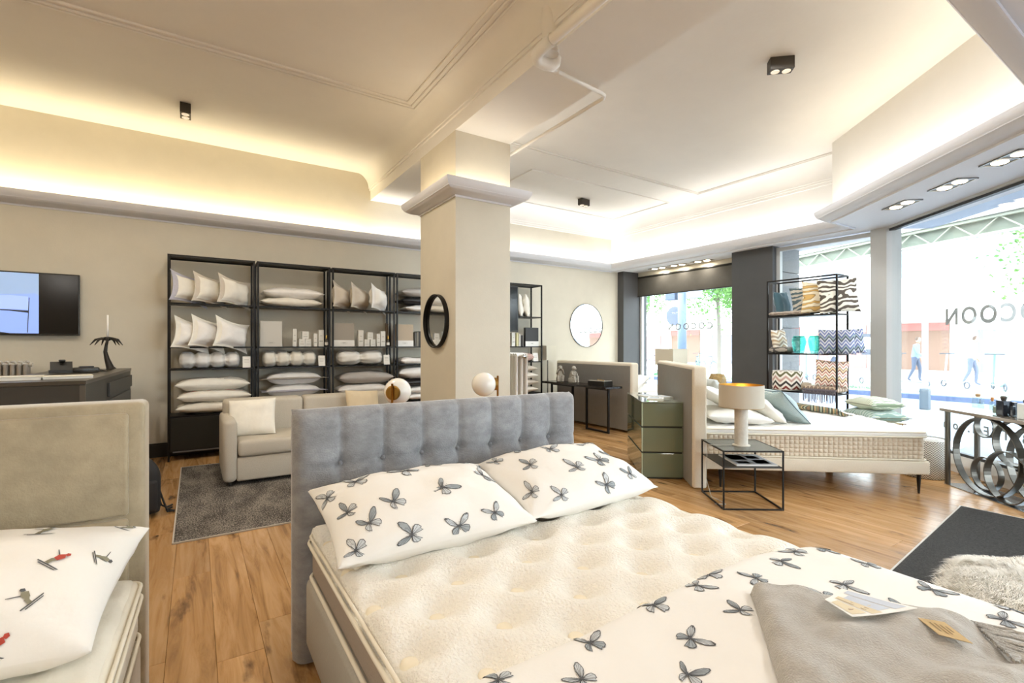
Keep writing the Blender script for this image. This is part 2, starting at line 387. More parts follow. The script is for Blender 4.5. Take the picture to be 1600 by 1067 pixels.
# cornices: concave plaster
def cav(z0, zc, dp, steps):
    pr = [(0, z0), (.02, z0)]
    zz = z0
    for (dz, dd) in steps: zz += dz; pr.append((pr[-1][0], zz)); pr.append((pr[-1][0] + dd, zz))
    x0 = pr[-1][0]
    for i in range(1, 9): a = i / 8 * PI / 2; pr.append((x0 + (dp - x0) * (1 - math.cos(a)), zz + (zc - zz) * math.sin(a)))
    pr += [(dp, zc + .02), (0, zc + .02)]; return pr
struct(M().sweep([(2.284, 7.54), (2.284, .66)][::-1], cav(3.80, 4.05, .22, [(.03, .012)])).build('trim_3', CEIL, auto=30), 'concave cornice along the left side of the beam')
struct(M().sweep([(2.963, .66), (2.963, 7.54)][::-1], cav(3.82, 3.97, .2, [(.02, .01)])).build('trim_4', CEIL, auto=30))
struct(M().sweep([(7.45, 2.96), (7.45, 7.55), (2.97, 7.55)], cav(3.66, 3.97, .30, [(.04, .012), (.03, .012)])).build('trim_5', CEIL, auto=30), 'stepped cornice above the window wall')
def ridges(name, x0, y0, x1, y1, z, offs, label=None):
    m = M()
    for o_ in offs:
        p = [(x0 + o_, y0 + o_), (x1 - o_, y0 + o_), (x1 - o_, y1 - o_), (x0 + o_, y1 - o_)]
        m.sweep(p, [(0, z + .01), (0, z - .012), (.006, z - .018), (.014, z - .018), (.02, z - .012), (.02, z + .01)], closed=True)
    return struct(m.build(name, CEIL, auto=30), label)
ridges('trim_7', -3.6, .95, 2.065, 5.17, 4.05, (0, .05, .12), 'triple ridge moulding framing the left ceiling panel')
ridges('trim_8', 3.2, .95, 7.14, 5.2, 3.97, (0, .05), 'double ridge moulding on the window bay ceiling')
ridges('trim_9', 4.1, 5.76, 7.12, 7.16, 3.97, (0,), 'single ridge panel on the ceiling near the back wall')

# ---------------- window wall (facade parallel to the y axis)
struct(M().box((7.64, 7.38, 0), (8.35, 7.56, ZS)).build('wall_corner_pillar', DARK), 'dark grey pillar in the back corner')
struct(M().box((8.09, 4.9, 2.87), (8.35, 7.38, ZS)).build('trim_14', PAINT))
pr = M().box((7.66, 4.2, 0), (7.87, 4.9, ZS)); pr.box((7.87, 4.295, 0), (8.23, 4.9, ZS)); struct(pr.build('wall_pier', DARK), 'wide dark grey pier between the two windows')
struct(M().box((7.9, 4.9, 0), (8.35, 7.38, .3)).build('wall_window_sill', mat('sill_board', '#d8d4cc', .6)))
ZG = 2.955
def wframe(m, p, ax, L, z0, z1, fw=.06, dp=.07, skip=()):
    """rectangular frame in the plane through p along ax"""
    nx = Vector((ax.y, -ax.x))
    def bar(s0, s1, a, b):
        q = [p + ax * s0 - nx * dp / 2, p + ax * s1 - nx * dp / 2, p + ax * s1 + nx * dp / 2, p + ax * s0 + nx * dp / 2]
        m.prism([tuple(v) for v in q], a, b)
    bar(0, fw, z0, z1); bar(L - fw, L, z0, z1); bar(fw, L - fw, z0, z0 + fw); bar(fw, L - fw, z1 - fw, z1)
def pane(p, ax, L, z0, z1):
    q = p + ax * L; nx = Vector((ax.y, -ax.x)) * .006
    return M().prism([tuple(p - nx), tuple(q - nx), tuple(q + nx), tuple(p + nx)], z0, z1)
UY = Vector((0, 1))
w1 = thing('window_1', 'shop window between dark pillar and pier with a short dark blind', 'window'); w1['kind'] = 'structure'; del w1['category']
m = M(); wframe(m, Vector((8.18, 4.88)), UY, 2.5, .3, ZS - .0, .05); m.build('window_frame', FRAME, w1)
pane(Vector((8.18, 4.93)), UY, 2.4, .35, ZS - .05).build('window_pane', GLASS, w1)
b_ = M().box((8.075, 4.9, 2.47), (8.085, 7.38, 2.86)); b_.build('roller_blind', BLIND, w1)
bc = M(); bc.tube([(8.08, 4.92, 2.87), (8.08, 7.37, 2.87)], .022, 10); bc.box((8.07, 4.9, 2.455), (8.09, 7.38, 2.475)); bc.build('blind_roller', BLACKP, w1)
w2 = thing('window_2', 'tall shop window beside the corner post', 'window'); w2['kind'] = 'structure'; del w2['category']
m = M(); wframe(m, Vector((7.8, 2.80)), UY, 1.40, .12, ZG, .06); m.build('window_frame', FRAME, w2)
pane(Vector((7.8, 2.86)), UY, 1.28, .18, ZG - .06).build('window_pane', GLASS, w2)
struct(M().box((7.74, 2.78, 0), (7.88, 4.22, .12)).build('trim_10', WHITE))
cp = M().prism([(7.74, 2.90), (7.9, 2.90), (7.95, 2.62), tuple(F3(4.40, .14)), tuple(F3(4.24, .10))], 0, ZS)
struct(cp.build('trim_11', FRAME), 'light grey corner post between the two shop windows')
w3 = thing('window_3', 'large slanted shop window at the right', 'window'); w3['kind'] = 'structure'; del w3['category']
L3 = 4.6
m = M(); wframe(m, F3(4.30, .07), S3, L3, .2, ZG, .03, .06); m.build('window_frame', mat('dark_seal', '#3b3f42', .5), w3)
pane(F3(4.30, .10), S3, L3 - .06, .23, ZG - .03).build('window_pane', GLASS, w3)
struct(M().prism([tuple(F3(4.24, .06)), tuple(F3(4.24, 9)), tuple(F3(4.36, 9)), tuple(F3(4.36, .06))], ZG, ZS).build('trim_12', FRAME))
cb = M().prism([tuple(F3(4.29, .05)), tuple(F3(4.29, 9)), tuple(F3(4.42, 9)), tuple(F3(4.42, .05))], 0, .09)
cb.prism([tuple(F3(4.265, .05)), tuple(F3(4.265, 9)), tuple(F3(4.42, 9)), tuple(F3(4.42, .05))], .09, .2)
struct(cb.build('trim_13', WHITE), 'white kerb under the slanted shop window')
w4 = thing('window_4', 'second slanted shop window out of view', 'window'); w4['kind'] = 'structure'; del w4['category']
m = M(); wframe(m, F3(4.30, .17 + L3), S3, 3.6, .2, ZG, .05, .06); m.build('window_frame', FRAME, w4)
pane(F3(4.30, .2 + L3), S3, 3.5, .23, ZG - .03).build('window_pane', GLASS, w4)
struct(M().prism([tuple(F3(4.24, 8.2)), tuple(F3(4.24, 13.5)), tuple(F3(4.5, 13.5)), tuple(F3(4.5, 8.2))], 0, 4.2).build('wall_front', PAINT))
# ---------------- writing on the glass, read from outside
def glass_text(txt, size, p, ang, z, mt, parent, ext=.002, sp=1.0, al='LEFT'):
    cu = bpy.data.curves.new('lettering', 'FONT'); cu.body = txt; cu.size = size; cu.extrude = ext; cu.offset = size * .022; cu.space_character = sp; cu.resolution_u = 6; cu.align_x = al
    o = bpy.data.objects.new('lettering', cu); COL.objects.link(o)
    bpy.context.view_layer.update(); me = bpy.data.meshes.new_from_object(o)
    bpy.data.objects.remove(o); o = bpy.data.objects.new('window_lettering', me); COL.objects.link(o); me.materials.append(mt)
    o.parent = parent; o.location = (p[0], p[1], z); o.rotation_euler = (PI / 2, 0, ang); return o
LET = film_mat('grey_window_film', '#dfe3e5', .24)
LETL = film_mat('pale_window_film', '#dde0e2', .22)
glass_text('COCOON', .175, (8.192, 5.63, 1.725), PI / 2, 1.725, LETL, w1, sp=1.5)
SA = math.atan2(-S3.y, -S3.x)
glass_text('COCOON', .255, F3(4.312, 1.0), SA, 1.64, LET, w3, sp=1.25, al='RIGHT')
glass_text('LUXUSBETTEN.com', .135, F3(4.312, .98), SA, .47, LET, w3, sp=1.5, al='RIGHT')
# ---------------- recessed downlights in the soffit
GLOW = mat('lamp_glow', '#fff2dc', .5, em='#ffe6bf', es=9)
STEEL = mat('brushed_steel_rim', '#8f8f8d', .35, metal=.8)
def downlight(loc, ang, label, grp):
    t = thing('downlight', label, 'ceiling light', loc, ang, grp)
    m = M(); a, b = .19, .095
    for (x0, y0, x1, y1) in ((-a, -b, a, -b + .012), (-a, b - .012, a, b), (-a, -b, -a + .012, b), (a - .012, -b, a, b), (-.006, -b, .006, b)): m.box((x0, y0, -.008), (x1, y1, .012))
    m.build('frame', STEEL, t)
    M().box((-a + .01, -b + .01, -.002), (a - .01, b - .01, .002)).build('housing', BLACKP, t)
    for sx in (-.095, .095): M().lathe([(.0, -.012), (.05, -.012), (.058, -.006), (.058, .0)], 20, (sx, 0)).build('bulb', GLOW, t)
    return t
for (x, y, l) in ((7.91, 6.68, 'farthest'), (7.91, 6.20, 'middle'), (7.92, 5.66, 'nearest')):
    downlight((x, y, ZS - .003), PI / 2, l + ' twin recessed spotlight in the soffit over the blind window', 'recessed spotlights over the back window')
for (x, y, l) in ((6.62, 2.18, 'farthest'), (6.21, 1.64, 'middle'), (5.73, 1.14, 'nearest')):
    downlight((x, y, ZS - .004), ANG3, l + ' twin recessed spotlight in the soffit over the slanted window', 'recessed spotlights over the slanted window')
# ---------------- surface spots on the ceiling
def surface_spot(loc, ang, label):
    t = thing('ceiling_spotlight', label, 'ceiling light', loc, ang)
    M().rbox((-.1, -.05, -.11), (.1, .05, 0), .004).build('housing', mat('bronze_black', '#3a342c', .45), t)
    for sx in (-.047, .047): M().lathe([(0, -.112), (.026, -.112), (.036, -.114), (.036, -.108)], 18, (sx, 0)).build('lamp_lens', mat('lens_glow', '#e8e4da', .3, em='#ffe9c8', es=.5), t)
surface_spot((-.09, 6.48, 4.049), PI / 2, 'black twin spotlight on the left ceiling above the shelves')
surface_spot((4.40, 2.34, 3.969), -.75, 'black twin spotlight on the right ceiling, nearest and largest')
surface_spot((5.72, 6.47, 3.969), .1, 'small black spotlight inside the ridged ceiling panel')
# ---------------- pipes
pp = thing('ceiling_pipe', 'white painted pipe with elbows crossing under the beam', 'pipe')
PIPE = mat('white_pipe_paint', '#e6e3dd', .35)
M().tube([(2.16, .66, 3.60), (2.13, 2.80, 3.58)], .036, 14).build('thick_pipe', PIPE, pp, smooth=True)
M().tube([(2.13, 2.74, 3.58), (2.13, 2.88, 3.58), (2.14, 2.95, 3.575), (2.19, 3.0, 3.575), (2.27, 3.01, 3.575), (2.33, 3.01, 3.585), (2.36, 3.01, 3.61), (2.37, 3.01, 3.66)], .045, 14).build('elbow', PIPE, pp, smooth=True)
th = [(2.31, 3.0, 3.58), (2.42, 3.06, 3.59), (2.95, 3.115, 3.59), (3.0, 3.13, 3.59), (3.03, 3.17, 3.59), (3.03, 3.25, 3.59), (3.03, 7.2, 3.59)]
M().tube(th, .019, 10).build('thin_pipe', PIPE, pp, smooth=True)
M().tube([(2.325, 3.02, 3.58), (2.42, 3.06, 3.59)], .026, 10).build('collar', PIPE, pp, smooth=True)
M().tube([(2.14, 2.2, 3.58), (2.14, 2.2, 4.04)], .004, 6).build('hanger', PIPE, pp)
M().tube([(2.27, 2.95, 3.62), (2.27, 2.95, 3.97), (2.25, 2.95, 4.05)], .065, 16).build('boxed_riser', CEIL, pp, smooth=True)
# ================================================================== SOFT GOODS HELPERS
def pillow_fn(w_, h_, t, pinch=.08, wr=.012, seed=0, flange=0, sag=0, p=3.0, q=.5):
    sv = Vector((seed * 3.7, seed * 1.3, seed))
    iw, ih = w_ / 2 - flange, h_ / 2 - flange
    def surf(u, v, side=1):
        au, av = abs(u), abs(v)
        if flange:
            fu, fv = min(1, au / (2 * iw / w_)), min(1, av / (2 * ih / h_))
        else: fu, fv = au, av
        k = max(0, 1 - fu ** p) * max(0, 1 - fv ** p)
        x = u * w_ / 2 * (1 - pinch * (1 - v * v) * au); y = v * h_ / 2 * (1 - pinch * (1 - u * u) * av)
        z = t / 2 * k ** q
        n1 = noise.noise(Vector((u * 2.3, v * 2.3, side * 2)) + sv); n2 = noise.noise(Vector((u * 6 + v * 2, v * 1.2 - u * 3, side)) + sv)
        z += wr * (n1 * 1.6 + n2 * .8) * min(1, k * 2 + .12)
        # folds running in from the corners
        cr = (au * av) ** 2
        z += wr * .9 * cr * math.sin(14 * (au - av) + seed) * (1 if k > .001 else .3)
        return Vector((x, y, side * max(z, .0015) - sag * (u * u + v * v)))
    return surf
def pillow(w_, h_, t, N=14, flange=0, mats=None, **kw):
    f = pillow_fn(w_, h_, t, flange=flange, **kw); m = M()
    V = []; F = []; MI = []
    for side in (1, -1):
        k = len(V)
        for j in range(N + 1):
            for i in range(N + 1):
                u = math.sin((i / N * 2 - 1) * PI / 2 * .92) / math.sin(PI / 2 * .92); v = math.sin((j / N * 2 - 1) * PI / 2 * .92) / math.sin(PI / 2 * .92)
                V.append(tuple(f(u, v, side)))
        for j in range(N):
            for i in range(N):
                q = [k + j * (N + 1) + i, k + j * (N + 1) + i + 1, k + (j + 1) * (N + 1) + i + 1, k + (j + 1) * (N + 1) + i]
                F.append(tuple(q) if side > 0 else tuple(q[::-1]))
                u = math.sin(((i + .5) / N * 2 - 1) * PI / 2 * .92); v = math.sin(((j + .5) / N * 2 - 1) * PI / 2 * .92)
                e = max(abs(u) * w_ / (w_ - 2 * flange), abs(v) * h_ / (h_ - 2 * flange)) if flange else 0
                MI.append(1 if (flange and e > 1) else 0)
    # rim
    W = N + 1; K = W * W
    ring = [i for i in range(W)] + [j * W + N for j in range(1, W)] + [N * W + i for i in range(N - 1, -1, -1)] + [j * W for j in range(N - 1, 0, -1)]
    for a in range(len(ring)):
        b = (a + 1) % len(ring); F.append((ring[a], K + ring[a], K + ring[b], ring[b])); MI.append(1 if flange else 0)
    m.v = V; m.f = F; m.mi = MI; m.surf = f; return m
def seam_piping(f, r=.004):
    pts = []
    for i in range(40):
        a = i / 40 * 4; s_ = a % 1 * 2 - 1
        u, v = [(s_, -1), (1, s_), (-s_, 1), (-1, -s_)][int(a)]
        p = f(u, v, 1); pts.append((p.x, p.y, p.z * 0))
    return M().tube(pts, r, 5, closed=True)
# butterflies: flat print laid on the cloth
WU = [(0, 0), (.10, .16), (.24, .36), (.42, .50), (.60, .55), (.66, .48), (.60, .34), (.50, .18), (.32, .06), (.12, -.01)]
WL = [(0, -.01), (.14, -.02), (.34, -.04), (.46, -.12), (.46, -.26), (.36, -.38), (.27, -.36), (.22, -.46), (.15, -.34), (.06, -.16)]
INKD = mat('print_dark_ink', '#5b5d60', .9); INKM = mat('print_grey_ink', '#a3abb0', .9); INKL = mat('print_pale_ink', '#ccd1d4', .9)
def butterfly(m, put, cx_, cy_, size, ang, kind=0, fold=1.0):
    """m gets three inks: 0 dark, 1 mid, 2 pale; put(x, y, lift) maps cloth metres to a point."""
    ca, sa = math.cos(ang), math.sin(ang)
    def P(x, y, l):
        x, y = x * size, y * size; return put(cx_ + x * ca - y * sa, cy_ + x * sa + y * ca, l)
    for sgn in (1, -1):
        fx = sgn * (fold if sgn < 0 else 1)
        for wing, dark in ((WU, kind % 3), (WL, (kind + 1) % 3)):
            pts = [(x * fx, y) for x, y in wing]; c = (sum(p[0] for p in pts) / len(pts), sum(p[1] for p in pts) / len(pts))
            n = len(pts)
            def ring(k): return [(c[0] + (p[0] - c[0]) * k, c[1] + (p[1] - c[1]) * k) for p in pts]
            lv = [(1.0, 0, .0008), (.84, 2 if dark != 1 else 1, .0012)]
            for k, mi, l in lv:
                m.m = mi; mid = ring(k * .55); out = ring(k)
                V = [P(c[0], c[1], l)] + [P(x, y, l) for x, y in mid] + [P(x, y, l) for x, y in out]
                F = [(0, 1 + i, 1 + (i + 1) % n) for i in range(n)] + [(1 + i, n + 1 + i, n + 1 + (i + 1) % n, 1 + (i + 1) % n) for i in range(n)]
                if sgn < 0: F = [f[::-1] for f in F]
                m.add(V, F)
            # veins and dark tips
            m.m = 0
            for i in range(2, n - 1, 1):
                x1, y1 = pts[i][0] * .9, pts[i][1] * .9; d = math.hypot(x1, y1); nx, ny = -y1 / d * .006, x1 / d * .006
                h_ = (x1 * .5, y1 * .5)
                V = [P(nx, ny, .0016), P(-nx, -ny, .0016), P(h_[0] - nx, h_[1] - ny, .0016), P(h_[0] + nx, h_[1] + ny, .0016), P(x1 - nx, y1 - ny, .0016), P(x1 + nx, y1 + ny, .0016)]
                F = [(0, 1, 2, 3), (3, 2, 4, 5)]; m.add(V, F)
            if dark == 0 and wing is WU:
                for i in (3, 4):
                    a, b, g = pts[i], pts[i + 1], (pts[i][0] * .74 + .0, pts[i][1] * .74)
                    m.add([P(a[0], a[1], .0018), P(b[0], b[1], .0018), P(g[0], g[1], .0018)], [(0, 1, 2) if sgn < 0 else (2, 1, 0)])
    m.m = 0
    V = [P(x, y, .002) for x, y in ((-.012, .1), (.012, .1), (.018, 0), (.010, -.2), (-.010, -.2), (-.018, 0))]
    m.add(V, [(0, 5, 4, 3, 2, 1)])
    for s_ in (-1, 1):
        m.add([P(s_ * .01, .1, .002), P(s_ * .07, .24, .002), P(s_ * .08, .235, .002)], [(0, 1, 2)])
def on_pillow(f, w_, h_):
    def put(x, y, l):
        u = max(-1, min(1, x / (w_ / 2))); v = max(-1, min(1, y / (h_ / 2))); u *= 1.2 - .21 * u * u; v *= 1.25 - .26 * v * v
        p = f(u, v, 1); d = .01
        a = f(min(1, u + d), v, 1) - f(max(-1, u - d), v, 1); b = f(u, min(1, v + d), 1) - f(u, max(-1, v - d), 1)
        n = a.cross(b); n.normalize()
        if n.z < 0: n = -n
        return p + n * (l + .0012)
    return put
# ================================================================== FRONT BED
bed = thing('bed', 'grey velvet double bed with tall button-tufted headboard in the foreground', 'bed', (.36, 2.41, 0))
# headboard: 8 x 3 soft fields, front faces -y
HW, HH = 1.60, 1.115
def hb_front(side):
    cols, lows = 8, [0.30, .60, .86]
    def f(a, b):
        x = a * HW; z = .01 + b * (HH - .01)
        px = (x / HW * cols) % 1; edge_x = min(x, HW - x); edge_z = HH - z
        d = .125
        seam = math.exp(-(min(px, 1 - px) * HW / cols / .012) ** 2) if .1 < x < HW - .1 else 0
        pz = min(abs(z - q) for q in lows); hs = math.exp(-(pz / .012) ** 2)
        puff = .018 * (math.sin(PI * px) ** .6 if 0 < px < 1 else 0)
        d += puff - .006 * seam - .006 * hs * (1 if abs(z - .86) < .05 or abs(z - .60) < .05 or z < .4 else 0)
        if z < .98:
            for q in lows:
                xi = round(x / HW * cols) / cols * HW
                r = math.hypot(x - xi, z - q)
                if .1 < xi < HW - .1: d -= .030 * math.exp(-(r / .035) ** 2)
        rr = .05
        for e_ in (edge_x, edge_z):
            if e_ < rr: d -= rr * (1 - math.sqrt(max(0, 1 - ((rr - e_) / rr) ** 2)))
        return Vector((x, -max(d, .05), z))
    return f
m = M(); f = hb_front(1)
m.grid(lambda a, b: f(a, b), 112, 74)
m2 = M().rbox((.002, -.09, .0), (HW - .002, 0, HH - .004), .03, 3)
hbm = M(); hbm.add(m.v, m.f); hbm.add(m2.v, m2.f)
hb = hbm.build('headboard', VELVET, bed, smooth=True)
for i in range(1, 8):
    for z in (.60, .86):
        M().lathe([(0, .006), (.008, .004), (.011, 0)], 10).build('tufting_button', VELVET, hb, smooth=True, loc=(i / 8 * HW, -.102, z), rot=(PI / 2, 0, 0))
m = M(); m.rbox((.045, -2.3, .08), (HW + .02, -.12, .385), .03, 3); m.build('bed_base', BASEF, bed, smooth=True)
for (x, y) in ((.12, -.3), (HW - .12, -.3), (.12, -2.1), (HW - .12, -2.1)):
    M().lathe([(0, 0), (.022, 0), (.032, .102), (0, .102)], 14, (x, y)).build('leg', BLACKP, bed, smooth=False)
# mattress with tufted topper
mx0, mx1, my0, my1 = .415, 1.985, .12, 2.24
mt_ = thing('mattress', 'cream mattress with thick tufted topper on the grey velvet bed', 'mattress', (0, 0, 0))
m = M(); m.rbox((mx0 + .005, my0, .40), (mx1 - .005, my1, .565), .035, 3); m.build('mattress_core', KNIT, mt_, smooth=True)
def edge_tube(x0, y0, x1, y1, z, r, rc=.06):
    pts = []
    for (cx_, cy_, a0) in ((x1 - rc, y0 + rc, -90), (x1 - rc, y1 - rc, 0), (x0 + rc, y1 - rc, 90), (x0 + rc, y0 + rc, 180)):
        for k in range(6): a = math.radians(a0 + k * 18); pts.append((cx_ + rc * math.cos(a), cy_ + rc * math.sin(a), z))
    return M().tube(pts, r, 8, closed=True)
for z in (.418, .545): edge_tube(mx0 - .004, my0, mx1 + .004, my1, z, .008).build('piping', CREAM, mt_, smooth=True)
TX, TY, DX, DY = .463, 1.494, .1445, .1495
def topz(x, y):
    b = .598
    i = round((x - TX) / DX); j = round((y - TY) / DY); g = 0
    for di in (-1, 0, 1):
        for dj in (-1, 0, 1):
            I, J = i + di, j + dj
            if (I + J) % 2: continue
            qx, qy = TX + I * DX, TY + J * DY
            if qx < mx0 + .03 or qx > mx1 - .03: continue
            r2 = (x - qx) ** 2 + (y - qy) ** 2
            g = max(g, 0.6 * math.exp(-r2 / .0022) + .4 * math.exp(-r2 / .0060))
    b += .034 - .062 * g
    b += .004 * noise.noise(Vector((x * 5, y * 5, 3)))
    e = min(x - mx0, mx1 - x, y - my0 + .2, my1 - y); rr = .045
    if e < rr: b -= .05 * (1 - math.sqrt(max(0, 1 - ((rr - max(e, 0)) / rr) ** 2)))
    return b
m = M(); m.grid(lambda a, b: Vector((mx0 + a * (mx1 - mx0), .5 + b * (my1 - .5), topz(mx0 + a * (mx1 - mx0), .5 + b * (my1 - .5)))), 150, 150)
k = M().rbox((mx0 - .006, my0, .556), (mx1 + .006, my1 + .003, .562), .012, 3)
tm = M(); tm.add(m.v, m.f); tm.add(k.v, k.f); tp = tm.build('topper', TOPPER, mt_, smooth=True)
edge_tube(mx0 - .012, my0, mx1 + .012, my1 + .006, .562, .007).build('piping', CREAM, mt_, smooth=True)
edge_tube(mx0 - .006, my0, mx1 + .006, my1, .590, .006).build('piping', CREAM, mt_, smooth=True)
I0 = None
for i in range(0, 12):
    for j in range(-5, 5):
        if (i + j) % 2: continue
        x, y = TX + i * DX, TY + j * DY
        if x > mx1 - .05 or y > my1 - .06 or y < .85: continue
        if I0 is None:
            I0 = M().lathe([(.0, .010), (.012, .009), (.022, .005), (.026, -.008)], 16)  .build('tuft', mat('tuft_cream', '#efe6d0', .9), tp, smooth=True, loc=(x, y, .5805)); continue
        o = I0.copy(); COL.objects.link(o); o.location = (x, y, .5805)
# butterfly pillows
def bf_pillow(label, loc, rot, w_, h_, t, seed, spots, sz=.085):
    m = pillow(w_, h_, t, N=30, seed=seed, wr=.009, pinch=.05, p=2.6, q=.55)
    o = m.build('pillow', COTTON, None, smooth=True, loc=loc, rot=rot); tag(o, label, 'pillow', 'butterfly print pillows on the front bed')
    put = on_pillow(m.surf, w_, h_)
    for k, (x, y, a) in enumerate(spots): b = M(); butterfly(b, put, x * w_ / 2, y * h_ / 2, sz * (1 + .1 * math.sin(k * 2.1)), math.radians(a), k + seed, .45 + .5 * ((k * 37) % 10) / 10); b.build('butterfly_print', [INKD, INKM, INKL], o, smooth=True)
    return o
bf_pillow('white butterfly print pillow at the left of the grey headboard', (.79, 1.89, .735), R(14, 0, 0), .80, .52, .225, 1,
          [(-.78, -.15, 60), (-.55, .45, -10), (-.70, .78, 50), (-.36, -.28, 20), (-.08, .40, 30), (.22, .62, -15), (.10, -.20, -50), (.70, .10, -60), (.46, -.80, 20), (-.30, -.88, 80), (-.80, -.84, 70), (.10, -.90, 10), (-.62, -.50, 20), (.62, .75, -30), (-.1, .9, 10), (.93, .6, -60), (-.90, .35, 80)])
bf_pillow('white butterfly print pillow at the right of the grey headboard', (1.575, 1.915, .74), R(14, 0, 2), .80, .52, .23, 5,
          [(-.80, .55, 20), (-.42, .62, 10), (.05, .78, 10), (-.12, .30, -15), (.35, .45, -40), (-.55, .02, 60), (-.10, -.35, 70), (.28, -.25, 20), (.62, -.05, 15), (-.50, -.80, 70), (.70, .60, -30), (.5, .92, -20), (-.84, -.5, 40), (.10, -.84, 30), (.55, -.66, 10), (.95, .2, -60)])
# duvet
def duvet_z(x, y):
    z = .665 + .030 * math.exp(-((x - 1.35) ** 2) / .5)
    z += .012 * noise.noise(Vector((x * 2.2, y * 2.2, 8))) + .004 * noise.noise(Vector((x * 7, y * 7, 2)))
    e = DE(x) - y
    if e < .07: z -= .055 * (1 - math.sqrt(max(0, 1 - ((.07 - max(0, e)) / .07) ** 2)))
    xr = 1.83 - .0 * y
    if x > xr: d = min(1, (x - xr) / .24); z -= .20 * d ** 2.2
    if x < .50: d = min(1, (.50 - x) / .14); z -= .25 * d ** 2
    return z
def DE(x): return .965 + .01 * math.sin(x * 5) + .0 * x - (.20 * max(0, (x - 1.62) / .45) ** 2)
def duv(a, b):
    x = .36 + a * 1.74; y0 = -.25; y1 = DE(x); y = y0 + (y1 - y0) * b ** .8
    return Vector((x, y, duvet_z(x, y)))
m = M(); m.grid(duv, 90, 70)
rim = [duv(i / 90, 1) for i in range(91)]
m.add([tuple(p) for p in rim] + [(p.x, p.y - .01, min(p.z, p.z) - .012) for p in rim], [(i + 1, i, 91 + i, 92 + i) for i in range(90)])
rim = [duv(1, i / 70) for i in range(71)]
m.add([tuple(p) for p in rim] + [(p.x - .01, p.y, p.z - .03) for p in rim], [(i, i + 1, 72 + i, 71 + i) for i in range(70)])
dv = m.build('duvet', COTTON, None, smooth=True); tag(dv, 'white duvet with grey butterfly print folded over the foot of the bed', 'duvet')
def put_d(x, y, l):
    e = .004; n = Vector((duvet_z(x - e, y) - duvet_z(x + e, y), duvet_z(x, y - e) - duvet_z(x, y + e), 2 * e)).normalized()
    return Vector((x, y, duvet_z(x, y))) + n * (l + .001)
for k, (x, y, a) in enumerate([(.80, .885, 10), (1.045, .90, -20), (1.235, .90, -35), (1.42, .83, 40), (1.62, .86, -50), (1.745, .88, -30), (1.005, .75, -10), (1.20, .745, -20), (1.61, .67, -40), (1.47, .66, 10),
                               (.90, .68, 10), (1.84, .70, -50), (1.80, .52, -45), (1.60, .52, -60), (.70, .80, 30), (1.76, .36, -60), (.85, .55, 20), (.62, .70, -30), (1.91, .56, -60), (1.88, .38, -50), (1.00, .44, 20), (1.86, .84, -40), (.55, .9, 20), (1.33, .93, 30), (.60, .45, 40), (.75, .25, -20), (1.0, .15, 60), (.60, .05, 10), (.85, -.08, -40), (1.30, .05, 30), (1.60, .10, -20), (1.80, -.02, 50), (1.15, -.12, 10), (1.80, .18, 0)]):
    b = M(); butterfly(b, put_d, x, y, .075 * (1 + .1 * math.sin(k * 1.7)), math.radians(a - 25 + 70 * math.sin(k * 2.9)), k, .5 + .5 * ((k * 53) % 10) / 10); b.build('butterfly_print', [INKD, INKM, INKL], dv, smooth=True)
# folded throw
TH = mat('grey_wool_throw', '#b5b0a7', .95, vary=.09, vs_=30, bump=.6, bs=220, sheen=.5)
t0 = Vector((1.317, .787)); ta = Vector((.6, -.8)); tb = Vector((-.78, -.626))
def th_f(a, b_, lift=0.0):
    L = .50; W = .62
    p = t0 + ta * (a * L) + tb * (b_ * W * (1 - .10 * a))
    z = duvet_z(p.x, p.y) + .042
    z += .012 * math.sin(a * 9 + b_ * 12 + 2 * noise.noise(Vector((a * 3, b_ * 3, 1)))) * min(1, a * 4) + .011 * noise.noise(Vector((a * 7, b_ * 10, 5)))
    for e, r in ((a * L, .03), (b_ * W, .022), ((1 - b_) * W, .02)):
        if e < r: z -= .036 * (1 - math.sqrt(max(0, 1 - ((r - e) / r) ** 2)))
    z -= .02 * max(0, a - .85) / .15
    return Vector((p.x, p.y, z))
throw = thing('throw_blanket', 'folded grey wool throw with fringe lying on the butterfly duvet', 'blanket')
m = M(); m.grid(lambda a, b_: th_f(a, b_), 60, 60, flip=True); m.build('folded_cloth', TH, throw, smooth=True)
m = M(); m.grid(lambda a, b_: th_f(a * .985 + .005, b_ * .97 + .012) - Vector((0, 0, .028)), 40, 40, flip=True); m.build('lower_layer', TH, throw, smooth=True)
rnd = random.Random(5); fr = M()
for i in range(85):
    b_ = i / 85; p = th_f(.99, b_); q = Vector((ta.x, ta.y, 0)); s_ = Vector((tb.x, tb.y, 0)); L = .13 + rnd.uniform(-.015, .02); c = rnd.uniform(-.02, .02)
    p.z -= rnd.uniform(.0, .014)
    pts = [p + q * (L * k / 5) + s_ * (c * math.sin(k * .9) + .004 * rnd.uniform(-1, 1)) for k in range(6)]
    pts = [Vector((v.x, v.y, max(duvet_z(v.x, v.y) + .006 + .012 * (1 - k / 5) + rnd.uniform(0, .004), p.z - .03 * (k / 5)) if v.x < 2.05 else p.z - .05 * k / 5)) for k, v in enumerate(pts)]
    fr.tube([v + Vector((0, 0, .004)) for v in pts], [.0045, .0042, .0036, .0036, .004, .002], 5)
stuff(fr.build('fringe', TH, throw, smooth=True))
